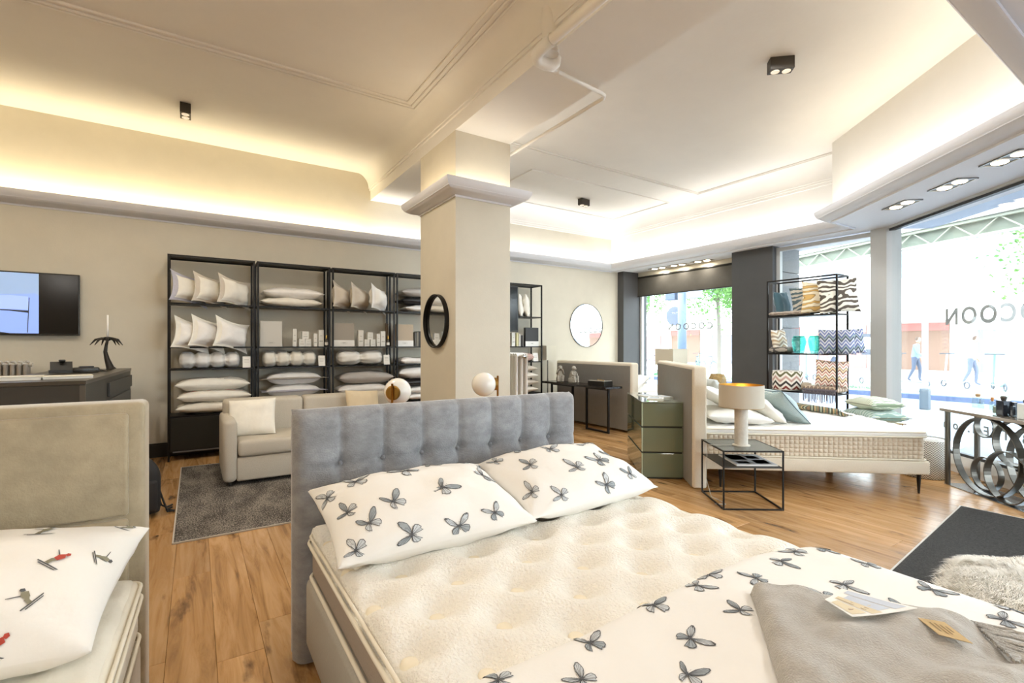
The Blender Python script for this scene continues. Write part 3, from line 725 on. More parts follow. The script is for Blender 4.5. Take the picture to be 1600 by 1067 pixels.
def flat_card(name, label, cat, corners, mats_, z_off, prints):
    """card on the throw: corners in plan, prints = [(u0, v0, u1, v1, mat index)]"""
    c = [Vector(p) for p in corners]
    def P(u, v, l=0):
        p = (c[0] * (1 - u) + c[1] * u) * (1 - v) + (c[3] * (1 - u) + c[2] * u) * v
        return Vector((p.x, p.y, z_off(p.x, p.y, u, v) + l))
    t = thing(name, label, cat); m = M(); m.grid(lambda a, b_: P(a, b_), 6, 6); m.grid(lambda a, b_: P(a, b_, -.0012), 6, 6, flip=True)
    m.build('card_sheet', mats_[0], t)
    m = M()
    for (u0, v0, u1, v1, mi) in prints: m.m = mi - 1; m.grid(lambda a, b_: P(u0 + (u1 - u0) * a, v0 + (v1 - v0) * b_, .0008), 3, 3)
    if prints: m.build('printed_image', mats_[1:], t)
    return t
ZT = lambda x, y, u, v: duvet_z(x, y) + .064 + .006 * abs(u - .4)
flat_card('photo_card', 'white card with photographs lying on the grey throw', 'card', [(1.293, .522), (1.486, .462), (1.395, .575), (1.324, .590)][0:0] or [(1.290, .520), (1.480, .455), (1.415, .595), (1.318, .592)],
          [PAPER, mat('print_sepia', '#9a7f5e', .6), mat('print_sky', '#c5ccd8', .6), mat('print_sand', '#d8c9a8', .6), mat('print_brown', '#7d6446', .6)], ZT,
          [(.05, .1, .28, .8, 3), (.12, .2, .24, .5, 1), (.33, .05, .5, .9, 3), (.36, .1, .40, .9, 4), (.43, .1, .46, .9, 1), (.5, .15, .72, .8, 2), (.54, .2, .66, .45, 3), (.75, .1, .95, .9, 2)])
flat_card('paper_tag', 'brown kraft paper tag lying on the grey throw beside its fringe', 'tag', [(1.452, .447), (1.400, .392), (1.422, .340), (1.482, .405)],
          [mat('kraft', '#c4a878', .8), mat('kraft_ink', '#8f7a55', .8)], lambda x, y, u, v: duvet_z(x, y) + .056, [(.2, .25, .7, .32, 1), (.2, .42, .8, .48, 1), (.25, .58, .75, .64, 1), (.3, .74, .6, .8, 1)])
# ================================================================== LEFT BED
b2 = thing('bed', 'beige velvet bed with plain seamed headboard, cut off at the left', 'bed', (-.145, 2.30, 0), math.radians(-2))
m = M(); m.rbox((-1.70, -.14, .0), (0, 0, 1.20), .02, 3); m.build('headboard', BEIGEV, b2, smooth=True)
def lp(x0, z0, x1, z1): 
    return M().rbox((x0, -.156, z0), (x1, -.13, z1), .012, 3)
hb2 = b2.children[0]
for (a, c) in ((.02, .797), (.807, 1.165)):
    lp(-1.66, a, -.045, c).build('headboard_panel', BEIGEV, b2, smooth=True)
m = M(); m.rbox((-1.69, -2.1, .08), (-.008, -.15, .38), .03, 3); m.build('bed_base', BEIGEV, b2, smooth=True)
for (x, y) in ((-.12, -.3), (-1.5, -.3), (-.12, -2.0), (-1.5, -2.0)): M().lathe([(0, 0), (.022, 0), (.032, .082), (0, .082)], 12, (x, y)).build('leg', BLACKP, b2)
QL = mat('quilted_white', '#ebe7da', .85, vary=.03, vs_=8, bump=.35, bs=40)
mt2 = thing('mattress', 'white quilted mattress with rounded edge on the left bed', 'mattress', (-.135, 2.30, 0), math.radians(-2))
m = M(); m.rbox((-1.64, -2.05, .38), (-.022, -.16, .535), .05, 4); m.build('mattress_core', QL, mt2, smooth=True)
def q2(a, b):
    x = -1.64 + a * 1.615; y = -2.05 + b * 1.885; z = .605 + .006 * math.sin(y * 38) * math.cos(x * 30)
    e = min(x + 1.64, -.025 - x, y + 2.05, -.165 - y); r = .05
    if e < r: z -= .045 * (1 - math.sqrt(max(0, 1 - ((r - e) / r) ** 2)))
    return Vector((x, y, z))
m = M(); m.grid(q2, 90, 90); k = M().rbox((-1.64, -2.05, .53), (-.018, -.16, .585), .025, 3); m.add(k.v, k.f); m.build('topper', QL, mt2, smooth=True)
for z, d in ((.40, .0), (.535, .006), (.575, .004)):
    t_ = edge_tube(-1.645 - d, -2.05, -.018 + d, -.158, z, .006, .05); t_.build('piping', CREAM, mt2, smooth=True)
m = pillow(.86, .56, .27, N=30, seed=9, wr=.010, pinch=.05, p=2.6, q=.55)
sp = m.build('pillow', COTTON, None, smooth=True, loc=(-.595, 1.85, .725), rot=R(11, 0, -8)); tag(sp, 'white pillow with small skier print on the left bed', 'pillow')
put = on_pillow(m.surf, .86, .56); pm = M(); SKM = [INKD, mat('print_olive', '#8a8672', .9), mat('print_red', '#b4483a', .9)]
def skier(cx_, cy_, s, ang, red):
    ca, sa = math.cos(ang), math.sin(ang)
    def poly(pts, mi):
        pm.m = mi; c = (sum(p[0] for p in pts) / len(pts), sum(p[1] for p in pts) / len(pts)); V = []
        for (x, y) in [c] + pts: X, Y = x * s, y * s; V.append(put(cx_ + X * ca - Y * sa, cy_ + X * sa + Y * ca, .001 + .0004 * mi))
        n = len(pts); pm.add(V, [(0, 1 + i, 1 + (i + 1) % n) for i in range(n)] + [(0, 1 + (i + 1) % n, 1 + i) for i in range(0)])
    poly([(-.8, -.55), (.8, -.50), (.9, -.42), (-.8, -.47)], 0); poly([(-.6, -.68), (.7, -.62), (.75, -.56), (-.6, -.61)], 0)
    poly([(-.25, -.48), (.05, -.48), (.1, -.2), (.3, 0), (.1, .15), (-.15, -.1)], 1)
    poly([(-.05, .0), (.3, -.05), (.55, .35), (.3, .6), (.0, .35)], 2 if red else 1)
    poly([(.3, .55), (.5, .5), (.6, .7), (.45, .85), (.28, .75)], 2 if red else 0)
    poly([(.1, .35), (-.55, .75), (-.58, .7), (.05, .27)], 0)
for (x, y, a, r) in ((.10, .45, 5, 0), (.42, .42, 5, 0), (.22, -.10, 5, 0), (.62, -.08, -30, 1), (.58, -.50, 60, 0), (.50, -.88, -20, 1), (.84, .80, -20, 0), (.86, .1, -60, 0), (.05, -.6, 10, 0), (-.6, -.7, 0, 0), (-.75, .55, 0, 1)):
    pm = M(); skier(x * .43, y * .28, .038, math.radians(a), r); pm.build('skier_print', SKM, sp, smooth=True)
# ================================================================== SHELVING WITH BEDDING
def rack(x0, x1, label, y0=7.15, y1=7.50, drawer=True):
    t = thing('shelf_rack', label, 'shelf', (x0, y0, 0), 0, None); W = x1 - x0; D = y1 - y0; r = .022; H = 2.505
    for (x, y) in ((0, 0), (W - r, 0), (0, D - r), (W - r, D - r)): M().box((x, y, 0), (x + r, y + r, H)).build('post', BLACK, t)
    for z in (1.905, 1.37, 1.098, .53): M().box((.003, .003, z), (W - .003, D - .003, z + .018)).build('shelf', BLACK, t)
    m = M()
    for y in (0, D - r): m.box((r, y, H - r), (W - r, y + r, H))
    for x in (0, W - r): m.box((x, r, H - r), (x + r, D - r, H))
    m.box((r, r, H - .006), (W - r, D - r, H)); m.build('top_frame', BLACK, t)
    if drawer:
        M().box((r, .03, .10), (W - r, D - .01, .528)).build('drawer_box', BLACKP, t)
        d = M().rbox((r + .004, .004, .125), (W - r - .004, .028, .522), .003).build('drawer', BLACKP, t)
        M().rbox((r + .03, -.004, .10), (W - r - .03, .004, .118), .003).build('drawer_rail', mat('grey_rail', '#6a6a6e', .4, metal=.6), d)
    return t
rack(-.28, .655, 'black metal shelf rack at the left end holding standing pillows')
rack(.68, 1.60, 'black metal shelf rack, second from the left end of the wall shelving')
rack(1.625, 2.54, 'black metal shelf rack, third from the left end of the wall shelving')
rack(2.565, 3.48, 'black metal shelf rack partly hidden behind the column')
rack(4.40, 5.32, 'black metal shelf rack right of the column with a television')
def put_pillow(name, label, cat, loc, rot, w_, h_, t, mats_, flange=0, grp=None, N=16, **kw):
    m = pillow(w_, h_, t, N=N, flange=flange, **kw); o = m.build(name, mats_, None, smooth=True, loc=loc, rot=rot); tag(o, label, cat, grp); o['surf'] = 0
    del o['surf']; return o, m
def stand_rot(yaw, lean=0, roll=0):   # pillow plane upright: local x along yaw, local y up, local z towards the viewer
    return (Matrix.Rotation(math.radians(yaw), 4, 'Z') @ Matrix.Rotation(math.radians(90 - lean), 4, 'X') @ Matrix.Rotation(math.radians(roll), 4, 'Z')).to_euler()
G1 = 'flanged pillows standing on the top shelf of the left rack'; G2 = 'flanged pillows standing on the second shelf of the left rack'; G3 = 'beige flanged pillows standing on the third rack'
for k, (x, z, mt_s, l) in enumerate(((-.06, 2.09, [LINEN, LILAC], 'leftmost'), (.16, 2.09, [LINEN, BEIGES], 'middle'), (.42, 2.085, [LINEN, BEIGES], 'rightmost'))):
    put_pillow('pillow', 'off-white flanged pillow standing on top shelf of left rack, ' + l, 'pillow', (x, 7.21 - .02 * k, z), stand_rot(44, 6, -8), .54, .38, .20, [LINEN, mt_s[1]], flange=.045, pinch=.17, grp=G1, seed=k + 20, wr=.012)
for k, (x, z, l) in enumerate(((-.03, 1.50, 'leftmost'), (.14, 1.52, 'middle'), (.39, 1.515, 'rightmost'))):
    o, m_ = put_pillow('pillow', 'white satin flanged pillow standing on second shelf of left rack, ' + l, 'pillow', (x, 7.20 - .02 * k, z + .02), stand_rot(42, 6, -12), .54, .40, .21, [SATIN, LINEN], flange=.045, pinch=.17, grp=G2, seed=k + 30, wr=.014)
for k, (x, l) in enumerate(((1.77, 'leftmost'), (2.01, 'middle'), (2.29, 'rightmost'))):
    put_pillow('pillow', ('beige' if k < 2 else 'white') + ' satin pillow with wavy flange standing on third rack, ' + l, 'pillow', (x, 7.21 - .02 * k, 2.09), stand_rot(50, 5, -9), .52, .38, .21, [BEIGES if k < 2 else COTTON, BEIGES if k < 2 else SATIN], flange=.045, pinch=.17, grp=G3, seed=k + 40, wr=.016)
def flat_pillow(label, grp, x0, x1, z0, th, mats_, seed, flange=0, y=7.31, dep=.36, stripe=None, ry=0, cat='pillow'):
    w_ = x1 - x0; m = pillow(w_, dep, th, N=18, flange=flange, seed=seed, wr=.010, sag=.0, pinch=.05, p=2.6, q=.5)
    t = m.build('pillow', mats_, None, smooth=True, loc=((x0 + x1) / 2, y, z0 + th / 2), rot=(0, ry, 0)); tag(t, label, cat, grp)
    if stripe:
        s_ = M(); f = m.surf
        for v0 in (-.55,):
            s_.grid(lambda a, b: f(-.82 + 1.64 * a, v0 + .05 * b, 1) + Vector((0, 0, .002)), 20, 1)
        s_.build('trim_line', stripe, t, smooth=True)
    return t
g = 'white pillows stacked on the lower shelf of the left rack'
flat_pillow('white pillow, bottom of stack on left rack lower shelf', g, -.20, .60, .548, .15, LINEN, 51, stripe=GREYPIPE)
flat_pillow('white pillow with red trim line, middle of stack on left rack', g, -.19, .61, .683, .16, LINEN, 52, stripe=PINK)
flat_pillow('white pillow with grey trim line, top of stack on left rack', g, -.21, .60, .828, .17, LINEN, 53, stripe=GREYPIPE)
g = 'cream pillows lying on the top shelf of the second rack'
flat_pillow('cream satin pillow lying directly on second rack top shelf', g, .71, 1.50, 1.923, .13, LINEN, 54)
flat_pillow('cream satin pillow lying as upper one on second rack top shelf', g, .74, 1.52, 2.04, .15, SATIN, 55)
g = 'lilac edged pillows stacked on the second rack'
flat_pillow('white pillow at bottom of stack on second rack lower shelf', g, .77, 1.52, .548, .16, [SATIN, SATIN], 56, flange=.03)
flat_pillow('white pillow with lilac flange, middle of stack on second rack', g, .72, 1.56, .70, .17, [SATIN, LILAC], 57, flange=.07)
flat_pillow('white pillow with taupe flange, top of stack on second rack', g, .72, 1.57, .865, .18, [SATIN, TAUPEF], 58, flange=.07)
g = 'grey satin pillows stacked on the third rack'
flat_pillow('off-white pillow at bottom of stack on third rack lower shelf', g, 1.72, 2.45, .548, .14, SATIN, 59)
flat_pillow('pale grey pillow, middle of stack on third rack', g, 1.70, 2.46, .68, .16, SATIN, 60)
flat_pillow('shiny grey satin pillow, top of stack on third rack', g, 1.72, 2.53, .835, .19, GREYS, 61)
g = 'pillows stacked on the top shelf of the rack behind the column'
flat_pillow('white satin pillow at bottom of top shelf behind the column', g, 2.70, 3.40, 1.923, .11, SATIN, 62)
flat_pillow('black satin pillow with white trim between two white ones', g, 2.64, 3.38, 2.03, .13, BLKSAT, 63, stripe=PAPER)
flat_pillow('silver satin pillow topmost of stack beside the column', g, 2.65, 3.36, 2.15, .15, GREYS, 64)
g = 'pillows stacked on the lower shelf of the rack behind the column'
flat_pillow('white pillow lowest on rack shelf left of column', g, 2.72, 3.40, .548, .11, SATIN, 65)
flat_pillow('white pillow second from bottom left of column', g, 2.70, 3.40, .65, .12, SATIN, 66)
flat_pillow('black satin pillow low beside the column', g, 2.60, 3.36, .765, .12, BLKSAT, 67)
flat_pillow('white satin pillow above the low black one beside column', g, 2.60, 3.36, .88, .19, SATIN, 68)
g = 'beige pillows on the lower shelf of the right rack'
for k in range(4): flat_pillow(['lowest', 'second lowest', 'third lowest', 'topmost'][k] + ' beige cushion on right rack lower shelf', g, 4.50 + .02 * k, 5.22, .548 + k * .125, .13, BEIGES if k % 2 else LINEN, 70 + k)
# rolled duvets
def rolled(label, x0, x1, n, r, col, pinch=.012, y=7.31):
    t = thing('rolled_duvet', label, 'duvet', ((x0 + x1) / 2, y, 1.117), 0, 'rolled duvets tied into bundles'); W = x1 - x0
    def f(a, b):
        q = b * 2 * PI; u = (a * n) % 1; e = min(a, 1 - a) * W
        rr = r * (1 - .30 * abs(math.cos(PI * a * n)) ** 8 ) + .006 * noise.noise(Vector((a * 9, math.cos(q) * 2, math.sin(q) * 2 + x0)))
        rr += .004 * math.sin(q * 9 + a * 5) * (.4 + abs(math.cos(PI * a * n)) ** 2)
        if e < .05: rr *= math.sqrt(max(0.02, 1 - ((.05 - e) / .05) ** 2)) * .45 + .55 if e > .002 else .02
        z = math.sin(q) * rr * .96; 
        return Vector((-W / 2 + a * W, math.cos(q) * rr * 1.15, max(z, -r * .92)))
    m = M(); m.grid(f, 20 * n if n > 2 else 40, 40); m.build('roll', col, t, smooth=True)
    for k in range(1, n):
        X = -W / 2 + k * W / n
        M().tube([(X, math.cos(q * PI / 12) * r * .72 * 1.15, max(math.sin(q * PI / 12) * r * .70, -r * .92)) for q in range(24)], .003, 5, closed=True).build('tie_band', PAPER, t, smooth=True)
    t.location.z += r * .92; return t
rolled('white rolled duvet bundle of four puffs on left rack', -.17, .49, 4, .108, SATIN)
rolled('cream rolled duvet bundle of four puffs on second rack', .75, 1.43, 4, .112, LINEN)
rolled('white rolled duvet bundle of two long puffs on third rack', 1.71, 2.38, 2, .115, COTTON)
fb = pillow(.75, .34, .09, N=16, seed=80, wr=.012, p=8); o = fb.build('folded_blanket', SATIN, None, smooth=True, loc=(3.0, 7.31, 1.165)); tag(o, 'flat white folded blanket on rack shelf beside the column', 'blanket')
fb = pillow(.52, .32, .15, N=16, seed=81, wr=.012, p=6); o = fb.build('folded_blanket', zig('rosy_zigzag', ['#b98f86', '#d8c4b8', '#7d5f5c', '#c9aca0'], 60, 30, .8), None, smooth=True, loc=(4.86, 7.28, 1.195)); tag(o, 'rosy patterned rolled blanket on the right rack behind the radiator', 'blanket')
def card(label, x, z0, w_, h_, y=7.17, cat='card', lean=8):
    t = thing('price_card', label, cat, (x, y, z0), 0, 'price cards beside the rolled duvets', rot=R(-lean, 0, 0))
    M().box((-w_ / 2, 0, 0), (w_ / 2, .003, h_)).build('card_sheet', PAPER, t)
    m = M()
    for k in range(3): m.box((-w_ * .3, -.0006, h_ * (.45 + .13 * k)), (w_ * .3, 0, h_ * (.47 + .13 * k)))
    m.build('printed_lines', mat('card_ink', '#a8a49b', .8), t)
card('white price card beside the four puff duvet on left rack', .56, 1.117, .09, .145)
card('white price card beside the cream duvet on second rack', 1.49, 1.117, .09, .145)
card('white price card beside the two puff duvet on third rack', 2.42, 1.117, .09, .145)
card('white price card on the right rack above the cushions', 5.19, 1.117, .11, .15)
# boxes of linen with a label band
def linen_box(label, x0, x1, top, z0=1.388, h_=.34, band=PAPER, y=7.22):
    t = thing('linen_box', label, 'box', ((x0 + x1) / 2, y, z0)); w_ = x1 - x0
    M().rbox((-w_ / 2, 0, 0), (w_ / 2, .06, h_), .004).build('box_body', top, t)
    b = M().box((-w_ / 2 - .001, -.002, .0), (w_ / 2 + .001, .0, h_ * .27)).build('label_band', band, t)
    m = M(); m.tube([(.045 * math.cos(a * PI / 10), -.003, h_ * .15 + .014 * math.sin(a * PI / 10)) for a in range(20)], .0008, 4, closed=True); m.box((-.022, -.0035, h_ * .15 - .003), (.022, -.002, h_ * .15 + .003))
    m.build('logo_print', mat('logo_ink', '#8f8b84', .8), b); return t
linen_box('flat grey-white linen box with oval emblem on second rack', .72, .985, mat('box_pale', '#cfccc4', .7), band=mat('box_pale', '', 0))
linen_box('flat taupe linen box with white band on third rack', 1.66, 1.95, mat('box_taupe', '#a39b8f', .6))
linen_box('flat tan linen box with white band beside the column', 2.58, 2.86, mat('box_tan', '#b7a68e', .6))
linen_box('black linen box with white band on the right rack', 4.98, 5.27, mat('box_black', '#2c2a28', .4), y=7.2)
BX = [mat('carton_white', '#e4e2da', .6), mat('carton_grey', '#bdbbb2', .6)]
def carton(label, x0, x1, z0, z1, dep=.07, grp='small white product cartons on the shelves', y=7.22, k=0):
    t = thing('product_carton', label, 'box', ((x0 + x1) / 2, y, z0), 0, grp); w_ = x1 - x0; h_ = z1 - z0
    M().rbox((-w_ / 2, 0, 0), (w_ / 2, dep, h_), .002).build('carton_body', BX[0], t)
    m = M(); m.box((-w_ * .32, -.001, h_ * .28), (w_ * .32, 0, h_ * .36)); m.box((-w_ * .2, -.001, h_ * .62), (w_ * .2, 0, h_ * .66)); m.build('carton_print', BX[1], t)
zs = 1.388
for lab, lst in (('second', [(.72 + .40, 1.17, zs, 1.63, 'tall narrow white carton left of the pair'), (1.20, 1.277, zs, zs + .105, 'low square white carton, left of the pair'), (1.281, 1.357, zs, zs + .105, 'low square white carton, right of the pair'), (1.24, 1.325, zs + .105, zs + .21, 'small white carton on top of the pair'), (1.39, 1.44, zs, zs + .18, 'slim white carton right of the pair'), (1.455, 1.525, zs, zs + .235, 'tall white carton at the right end')]),
                 ('third', [(2.01, 2.085, zs, 1.625, 'tall narrow white carton left of the pair'), (2.10, 2.175, zs, zs + .105, 'low square white carton, left of the pair'), (2.19, 2.265, zs, zs + .105, 'low square white carton, right of the pair'), (2.145, 2.225, zs + .105, zs + .21, 'small white carton on top of the pair'), (2.285, 2.335, zs, zs + .19, 'slim white carton right of the pair'), (2.345, 2.415, zs, zs + .23, 'tall white carton at the right end')])):
    for (a, b_, c, d, l) in lst: carton(l + ' on ' + lab + ' rack', a, b_, c, d)
carton('white carton among the upright books on right rack', 4.70, 4.77, zs, 1.63)
def spray(label, x, y=7.22, z=1.388):
    t = thing('spray_bottle', label, 'bottle', (x, y, z)); M().lathe([(0, 0), (.02, 0), (.022, .005), (.022, .085), (.010, .10), (.010, .112), (0, .112)], 16).build('bottle_body', mat('dark_glass', '#4a443c', .2, coat=.3), t, smooth=True)
    M().lathe([(.0, .112), (.012, .112), (.012, .16), (.0, .16)], 14).build('gold_cap', BRASS, t); M().lathe([(.0223, .02), (.0224, .06)], 16).build('label', PAPER, t)
spray('small dark bottle with gold cap at right end of second rack', 1.56)
spray('small dark bottle with gold cap at right end of third rack', 2.455)
t = thing('reed_bundle', 'upright bundle of brown reeds behind the bottle on third rack', 'decoration', (2.48, 7.36, 1.388)); 
for k in range(9): M().tube([(.012 * (k % 3 - 1), .012 * (k // 3 - 1), 0), (.016 * (k % 3 - 1), .014 * (k // 3 - 1), .33 + .01 * (k % 4))], .006, 6).build('reed', mat('brown_reed', '#6d5a45', .8), t)
BKC = [mat('book_' + str(i), c, .6) for i, c in enumerate(('#5d5a54', '#8a8476', '#3f3c39', '#a59d8e', '#d7cf9f', '#c8c4ba'))]
def book(label, x, y, z, th, d, h_, k, grp):
    t = thing('book', label, 'book', (x, y, z), 0, grp); M().rbox((0, 0, 0), (th, d, h_), .002).build('cover', BKC[k % 6], t); M().box((.003, .004, .004), (th - .003, d + .002, h_ - .004)).build('pages', PAPER, t)
for k in range(6): book(['dark', 'grey', 'black', 'taupe', 'yellowish', 'pale'][k] + ' upright book left of the column, number %s from the tan box' % ['one', 'two', 'three', 'four', 'five', 'six'][k], 2.89 + .035 * k, 7.24, zs, .030, .2, .22 + .01 * (k % 3), k, 'books behind the column')
for k in range(3): book(['pale yellow', 'white', 'dark'][k] + ' upright book left of the black linen box on right rack', 4.80 + .05 * k, 7.22, zs, .04, .2, .24 - .02 * k, [4, 5, 2][k], 'books on the right rack')
for k, x in enumerate((4.90, 5.04)): put_pillow('pillow', ['white pillow leaning behind another on right rack top shelf', 'white rumpled pillow in front on right rack top shelf'][k], 'pillow', (x, 7.3, 2.12), stand_rot(62, 6, 0), .42, .40, .14, [LINEN], seed=90 + k, wr=.018)
# television standing in the right rack
t = thing('television', 'dark television hung on the rack right of the column', 'television', (4.05, 7.06, 1.64)); M().rbox((0, 0, 0), (.68, .05, .80), .006).build('screen_housing', BLACKP, t); M().box((.02, -.002, .02), (.66, 0, .78)).build('screen_glass', mat('screen_off', '#15171a', .12), t)
# television on the back wall
t = thing('television', 'wall television at the left showing a pale blue sofa', 'television', (-2.40, 7.47, 1.515))
M().rbox((0, 0, 0), (1.275, .045, .705), .006).build('screen_housing', BLACKP, t); M().box((.012, -.001, .018), (1.263, .001, .690)).build('screen_glass', mat('screen_black', '#1b1916', .15), t)
def scr(name, col): return mat(name, col, .4, em=col, es=.75)
pic = M(); Z = -.0025
def quad(pts, mi): pic.m = mi; pic.add([(x, Z - .0002 * mi, z) for x, z in pts], [tuple(range(len(pts)))])
quad([(.33, .022), (.93, .022), (.93, .69), (.33, .69)], 0)
quad([(.33, .022), (.93, .022), (.93, .45), (.90, .47), (.70, .45), (.33, .43)], 1)
quad([(.33, .30), (.845, .285), (.845, .43), (.70, .44), (.33, .42)], 2)
quad([(.33, .292), (.60, .285), (.845, .275), (.845, .250), (.70, .268), (.33, .283)], 3)
quad([(.33, .10), (.60, .04), (.70, .022), (.50, .022), (.33, .07)], 3)
quad([(.835, .03), (.842, .03), (.855, .42), (.848, .42)], 3)
quad([(.46, .49), (.50, .67), (.505, .67), (.468, .48)], 3)
quad([(.33, .44), (.50, .42), (.63, .435), (.55, .45), (.45, .475), (.38, .50), (.33, .52)], 4)
pic.build('displayed_picture', [scr('scr_wall', '#8fa8cc'), scr('scr_sofa', '#89a5e2'), scr('scr_seat', '#9db5ea'), scr('scr_line', '#2e3238'), scr('scr_cloth', '#8f8f98')], t)
# ================================================================== radiators, counter, candle holder
def radiator(name, label, loc, rz, n, z0, z1, dep=.2, sec=.05, tubes=3):
    t = thing(name, label, 'radiator', loc, rz); WP = mat('radiator_enamel', '#e9e7e1', .35)
    o0 = None
    for k in range(n):
        if o0 is None:
            m = M(); x = sec / 2
            for j in range(tubes): y = dep * (j + .5) / tubes; m.tube([(x, y, z0 + .03), (x, y, z1 - .03)], .019, 10)
            for z in (z0 + .03, z1 - .03): m.tube([(x, .03, z), (x, dep / 2, z + (.012 if z > z0 + .1 else -.012)), (x, dep - .03, z)], .026, 10)
            o0 = m.build('section', WP, t, smooth=True)
        else: o = o0.copy(); COL.objects.link(o); o.parent = t; o.location = (sec * k, 0, 0)
    m = M(); 
    for z in (z0 + .035, z1 - .04): m.tube([(-.03, dep / 2, z), (sec * n + .02, dep / 2, z)], .022, 12)
    m.build('header_pipe', WP, t, smooth=True)
    M().lathe([(0, 0), (.028, 0), (.03, .012), (.02, .02), (0, .022)], 16).build('end_plug', CHROME, t, smooth=True, loc=(-.03, dep / 2, z1 - .04), rot=(0, -PI / 2, 0))
    for x in (sec, sec * (n - 1)): M().box((x - .01, dep * .4, 0), (x + .01, dep * .6, z0 + .03)).build('foot', WP, t)
    return t
radiator('radiator', 'white column radiator under the wall television', (-2.6, 7.28, 0), 0, 21, .25, 1.23, .16, .0515)
radiator('radiator', 'tall white column radiator right behind the column', (3.42, 4.85, 0), PI / 2, 12, .15, 1.31, .22, .05)
CT = mat('counter_dark', '#3a3936', .45); CT2 = mat('counter_top', '#454038', .3)
t = thing('counter', 'dark grey shop counter behind the left bed', 'counter', (-.70, 4.86, 0), math.radians(-1.5))
M().box((-3.2, .0, .04), (0, .65, 1.105)).build('front_cabinet', CT, t); M().box((-.62, .65, .04), (0, 2.38, 1.105)).build('side_cabinet', CT, t)
M().prism([(-3.21, -.01), (.006, -.01), (.006, 2.40), (-.63, 2.40), (-.63, .66), (-3.21, .66)], 1.107, 1.135).build('worktop', CT2, t)
M().box((-.03, -.012, .05), (.004, -.0, 1.10)).build('corner_strip', mat('counter_edge', '#55524c', .4), t); M().rbox((0, .06, .30), (.012, 2.3, .90), .003).build('side_panel', mat('counter_panel', '#474642', .45), t)
M().rbox((0, .9, .93), (.02, 2.34, 1.06), .004).build('drawer_front', CT, t)
t = thing('candle_holder', 'dark sculpted palm shaped candle holder with white candle on the counter', 'candle holder', (-.80, 6.85, 1.135))
SCU = mat('dark_bronze', '#2b2723', .5, metal=.4)
tr = M(); tr.tube([(.03, 0, .0), (.02, 0, .03), (-.005, 0, .12), (-.02, 0, .2), (-.01, 0, .28), (.0, 0, .33)], [.05, .035, .024, .018, .014, .012], 10); tr.build('trunk', SCU, t, smooth=True)
for k in range(7):
    a = k * 2 * PI / 7 + .3; c, s_ = math.cos(a), math.sin(a); L = .12 + .02 * (k % 2)
    M().tube([(0, 0, .32), (c * L * .35, s_ * L * .35, .345), (c * L * .75, s_ * L * .75, .33), (c * L * 1.1, s_ * L * 1.1, .27)], [.008, .014, .012, .003], 6).build('palm_frond', SCU, t, smooth=True)
M().lathe([(0, .32), (.02, .325), (.028, .36), (.02, .36), (0, .35)], 14).build('candle_cup', SCU, t, smooth=True); M().cyl(0, 0, .35, .60, .010, 12, .008).build('candle', PAPER, t, smooth=True)
t = thing('card_terminal', 'black card payment terminal lying on the counter', 'payment terminal', (-.92, 6.35, 1.135), .3); M().rbox((-.09, -.05, 0), (.11, .05, .05), .012).build('terminal_body', BLACKP, t, smooth=True)
m = M(); m.tube([(.11, 0, .02), (.17, -.03, .012), (.14, -.08, .01), (.03, -.09, .01), (-.05, -.07, .01)], .006, 6); m.build('coiled_cable', BLACKP, t, smooth=True); M().rbox((-.04, -.03, .05), (.07, .03, .062), .004).build('display', mat('screen_off', '', 0), t)
t = thing('desk_phone', 'black desk phone standing on the counter beside the terminal', 'telephone', (-1.08, 6.3, 1.135), .2); M().prism([(-.09, -.02), (.09, -.02), (.09, .1), (-.09, .1)], 0, .03).build('phone_base', BLACKP, t); m = M(); m.add([(-.08, .0, .03), (.08, .0, .03), (.08, .05, .11), (-.08, .05, .11), (-.08, .07, .03), (.08, .07, .03), (.08, .07, .11), (-.08, .07, .11)], [(0, 1, 2, 3), (4, 7, 6, 5), (0, 3, 7, 4), (1, 5, 6, 2), (3, 2, 6, 7), (0, 4, 5, 1)]); m.build('phone_face', BLACKP, t); M().rbox((-.02, .0, .11), (.03, .05, .13), .008).build('handset', BLACKP, t)
for k, (x, y, w_, d_, h_, l) in enumerate(((-1.14, 5.22, .26, .2, .03, 'closed white book lying on the counter at the left edge'), (-.87, 5.30, .30, .22, .022, 'open white catalogue lying on the counter beside the book'))):
    t = thing('book', l, 'book', (x, y, 1.135), .1 + .1 * k); M().rbox((-w_ / 2, -d_ / 2, 0), (w_ / 2, d_ / 2, h_ * .8), .003).build('pages', PAPER, t); M().box((-w_ / 2 - .003, -d_ / 2 - .003, h_ * .8), (w_ / 2 + .003, d_ / 2 + .003, h_)).build('cover', mat('book_cover_pale', '#d9d5c6', .5), t)
# ================================================================== sofa, rug, backpack
m = M(); rug = thing('rug', 'dark grey mottled rug under the sofa', 'rug', (0, 0, 0))
RG = bpy.data.materials.new('mottled_rug'); n, b_ = nt(RG); L_ = n.links
tc = n.nodes.new('ShaderNodeTexCoord'); a1 = n.nodes.new('ShaderNodeTexNoise'); a1.inputs['Scale'].default_value = 95; a1.inputs['Detail'].default_value = 2
mp = n.nodes.new('ShaderNodeMapping'); mp.inputs['Scale'].default_value = (3, 1.2, 1); a2 = n.nodes.new('ShaderNodeTexNoise'); a2.inputs['Scale'].default_value = 2.2; a2.inputs['Detail'].default_value = 5
L_.new(tc.outputs['Object'], a1.inputs[0]); L_.new(tc.outputs['Object'], mp.inputs[0]); L_.new(mp.outputs[0], a2.inputs[0])
ad = n.nodes.new('ShaderNodeMath'); ad.operation = 'MULTIPLY_ADD'; ad.inputs[1].default_value = .5; L_.new(a2.outputs[0], ad.inputs[0]); 
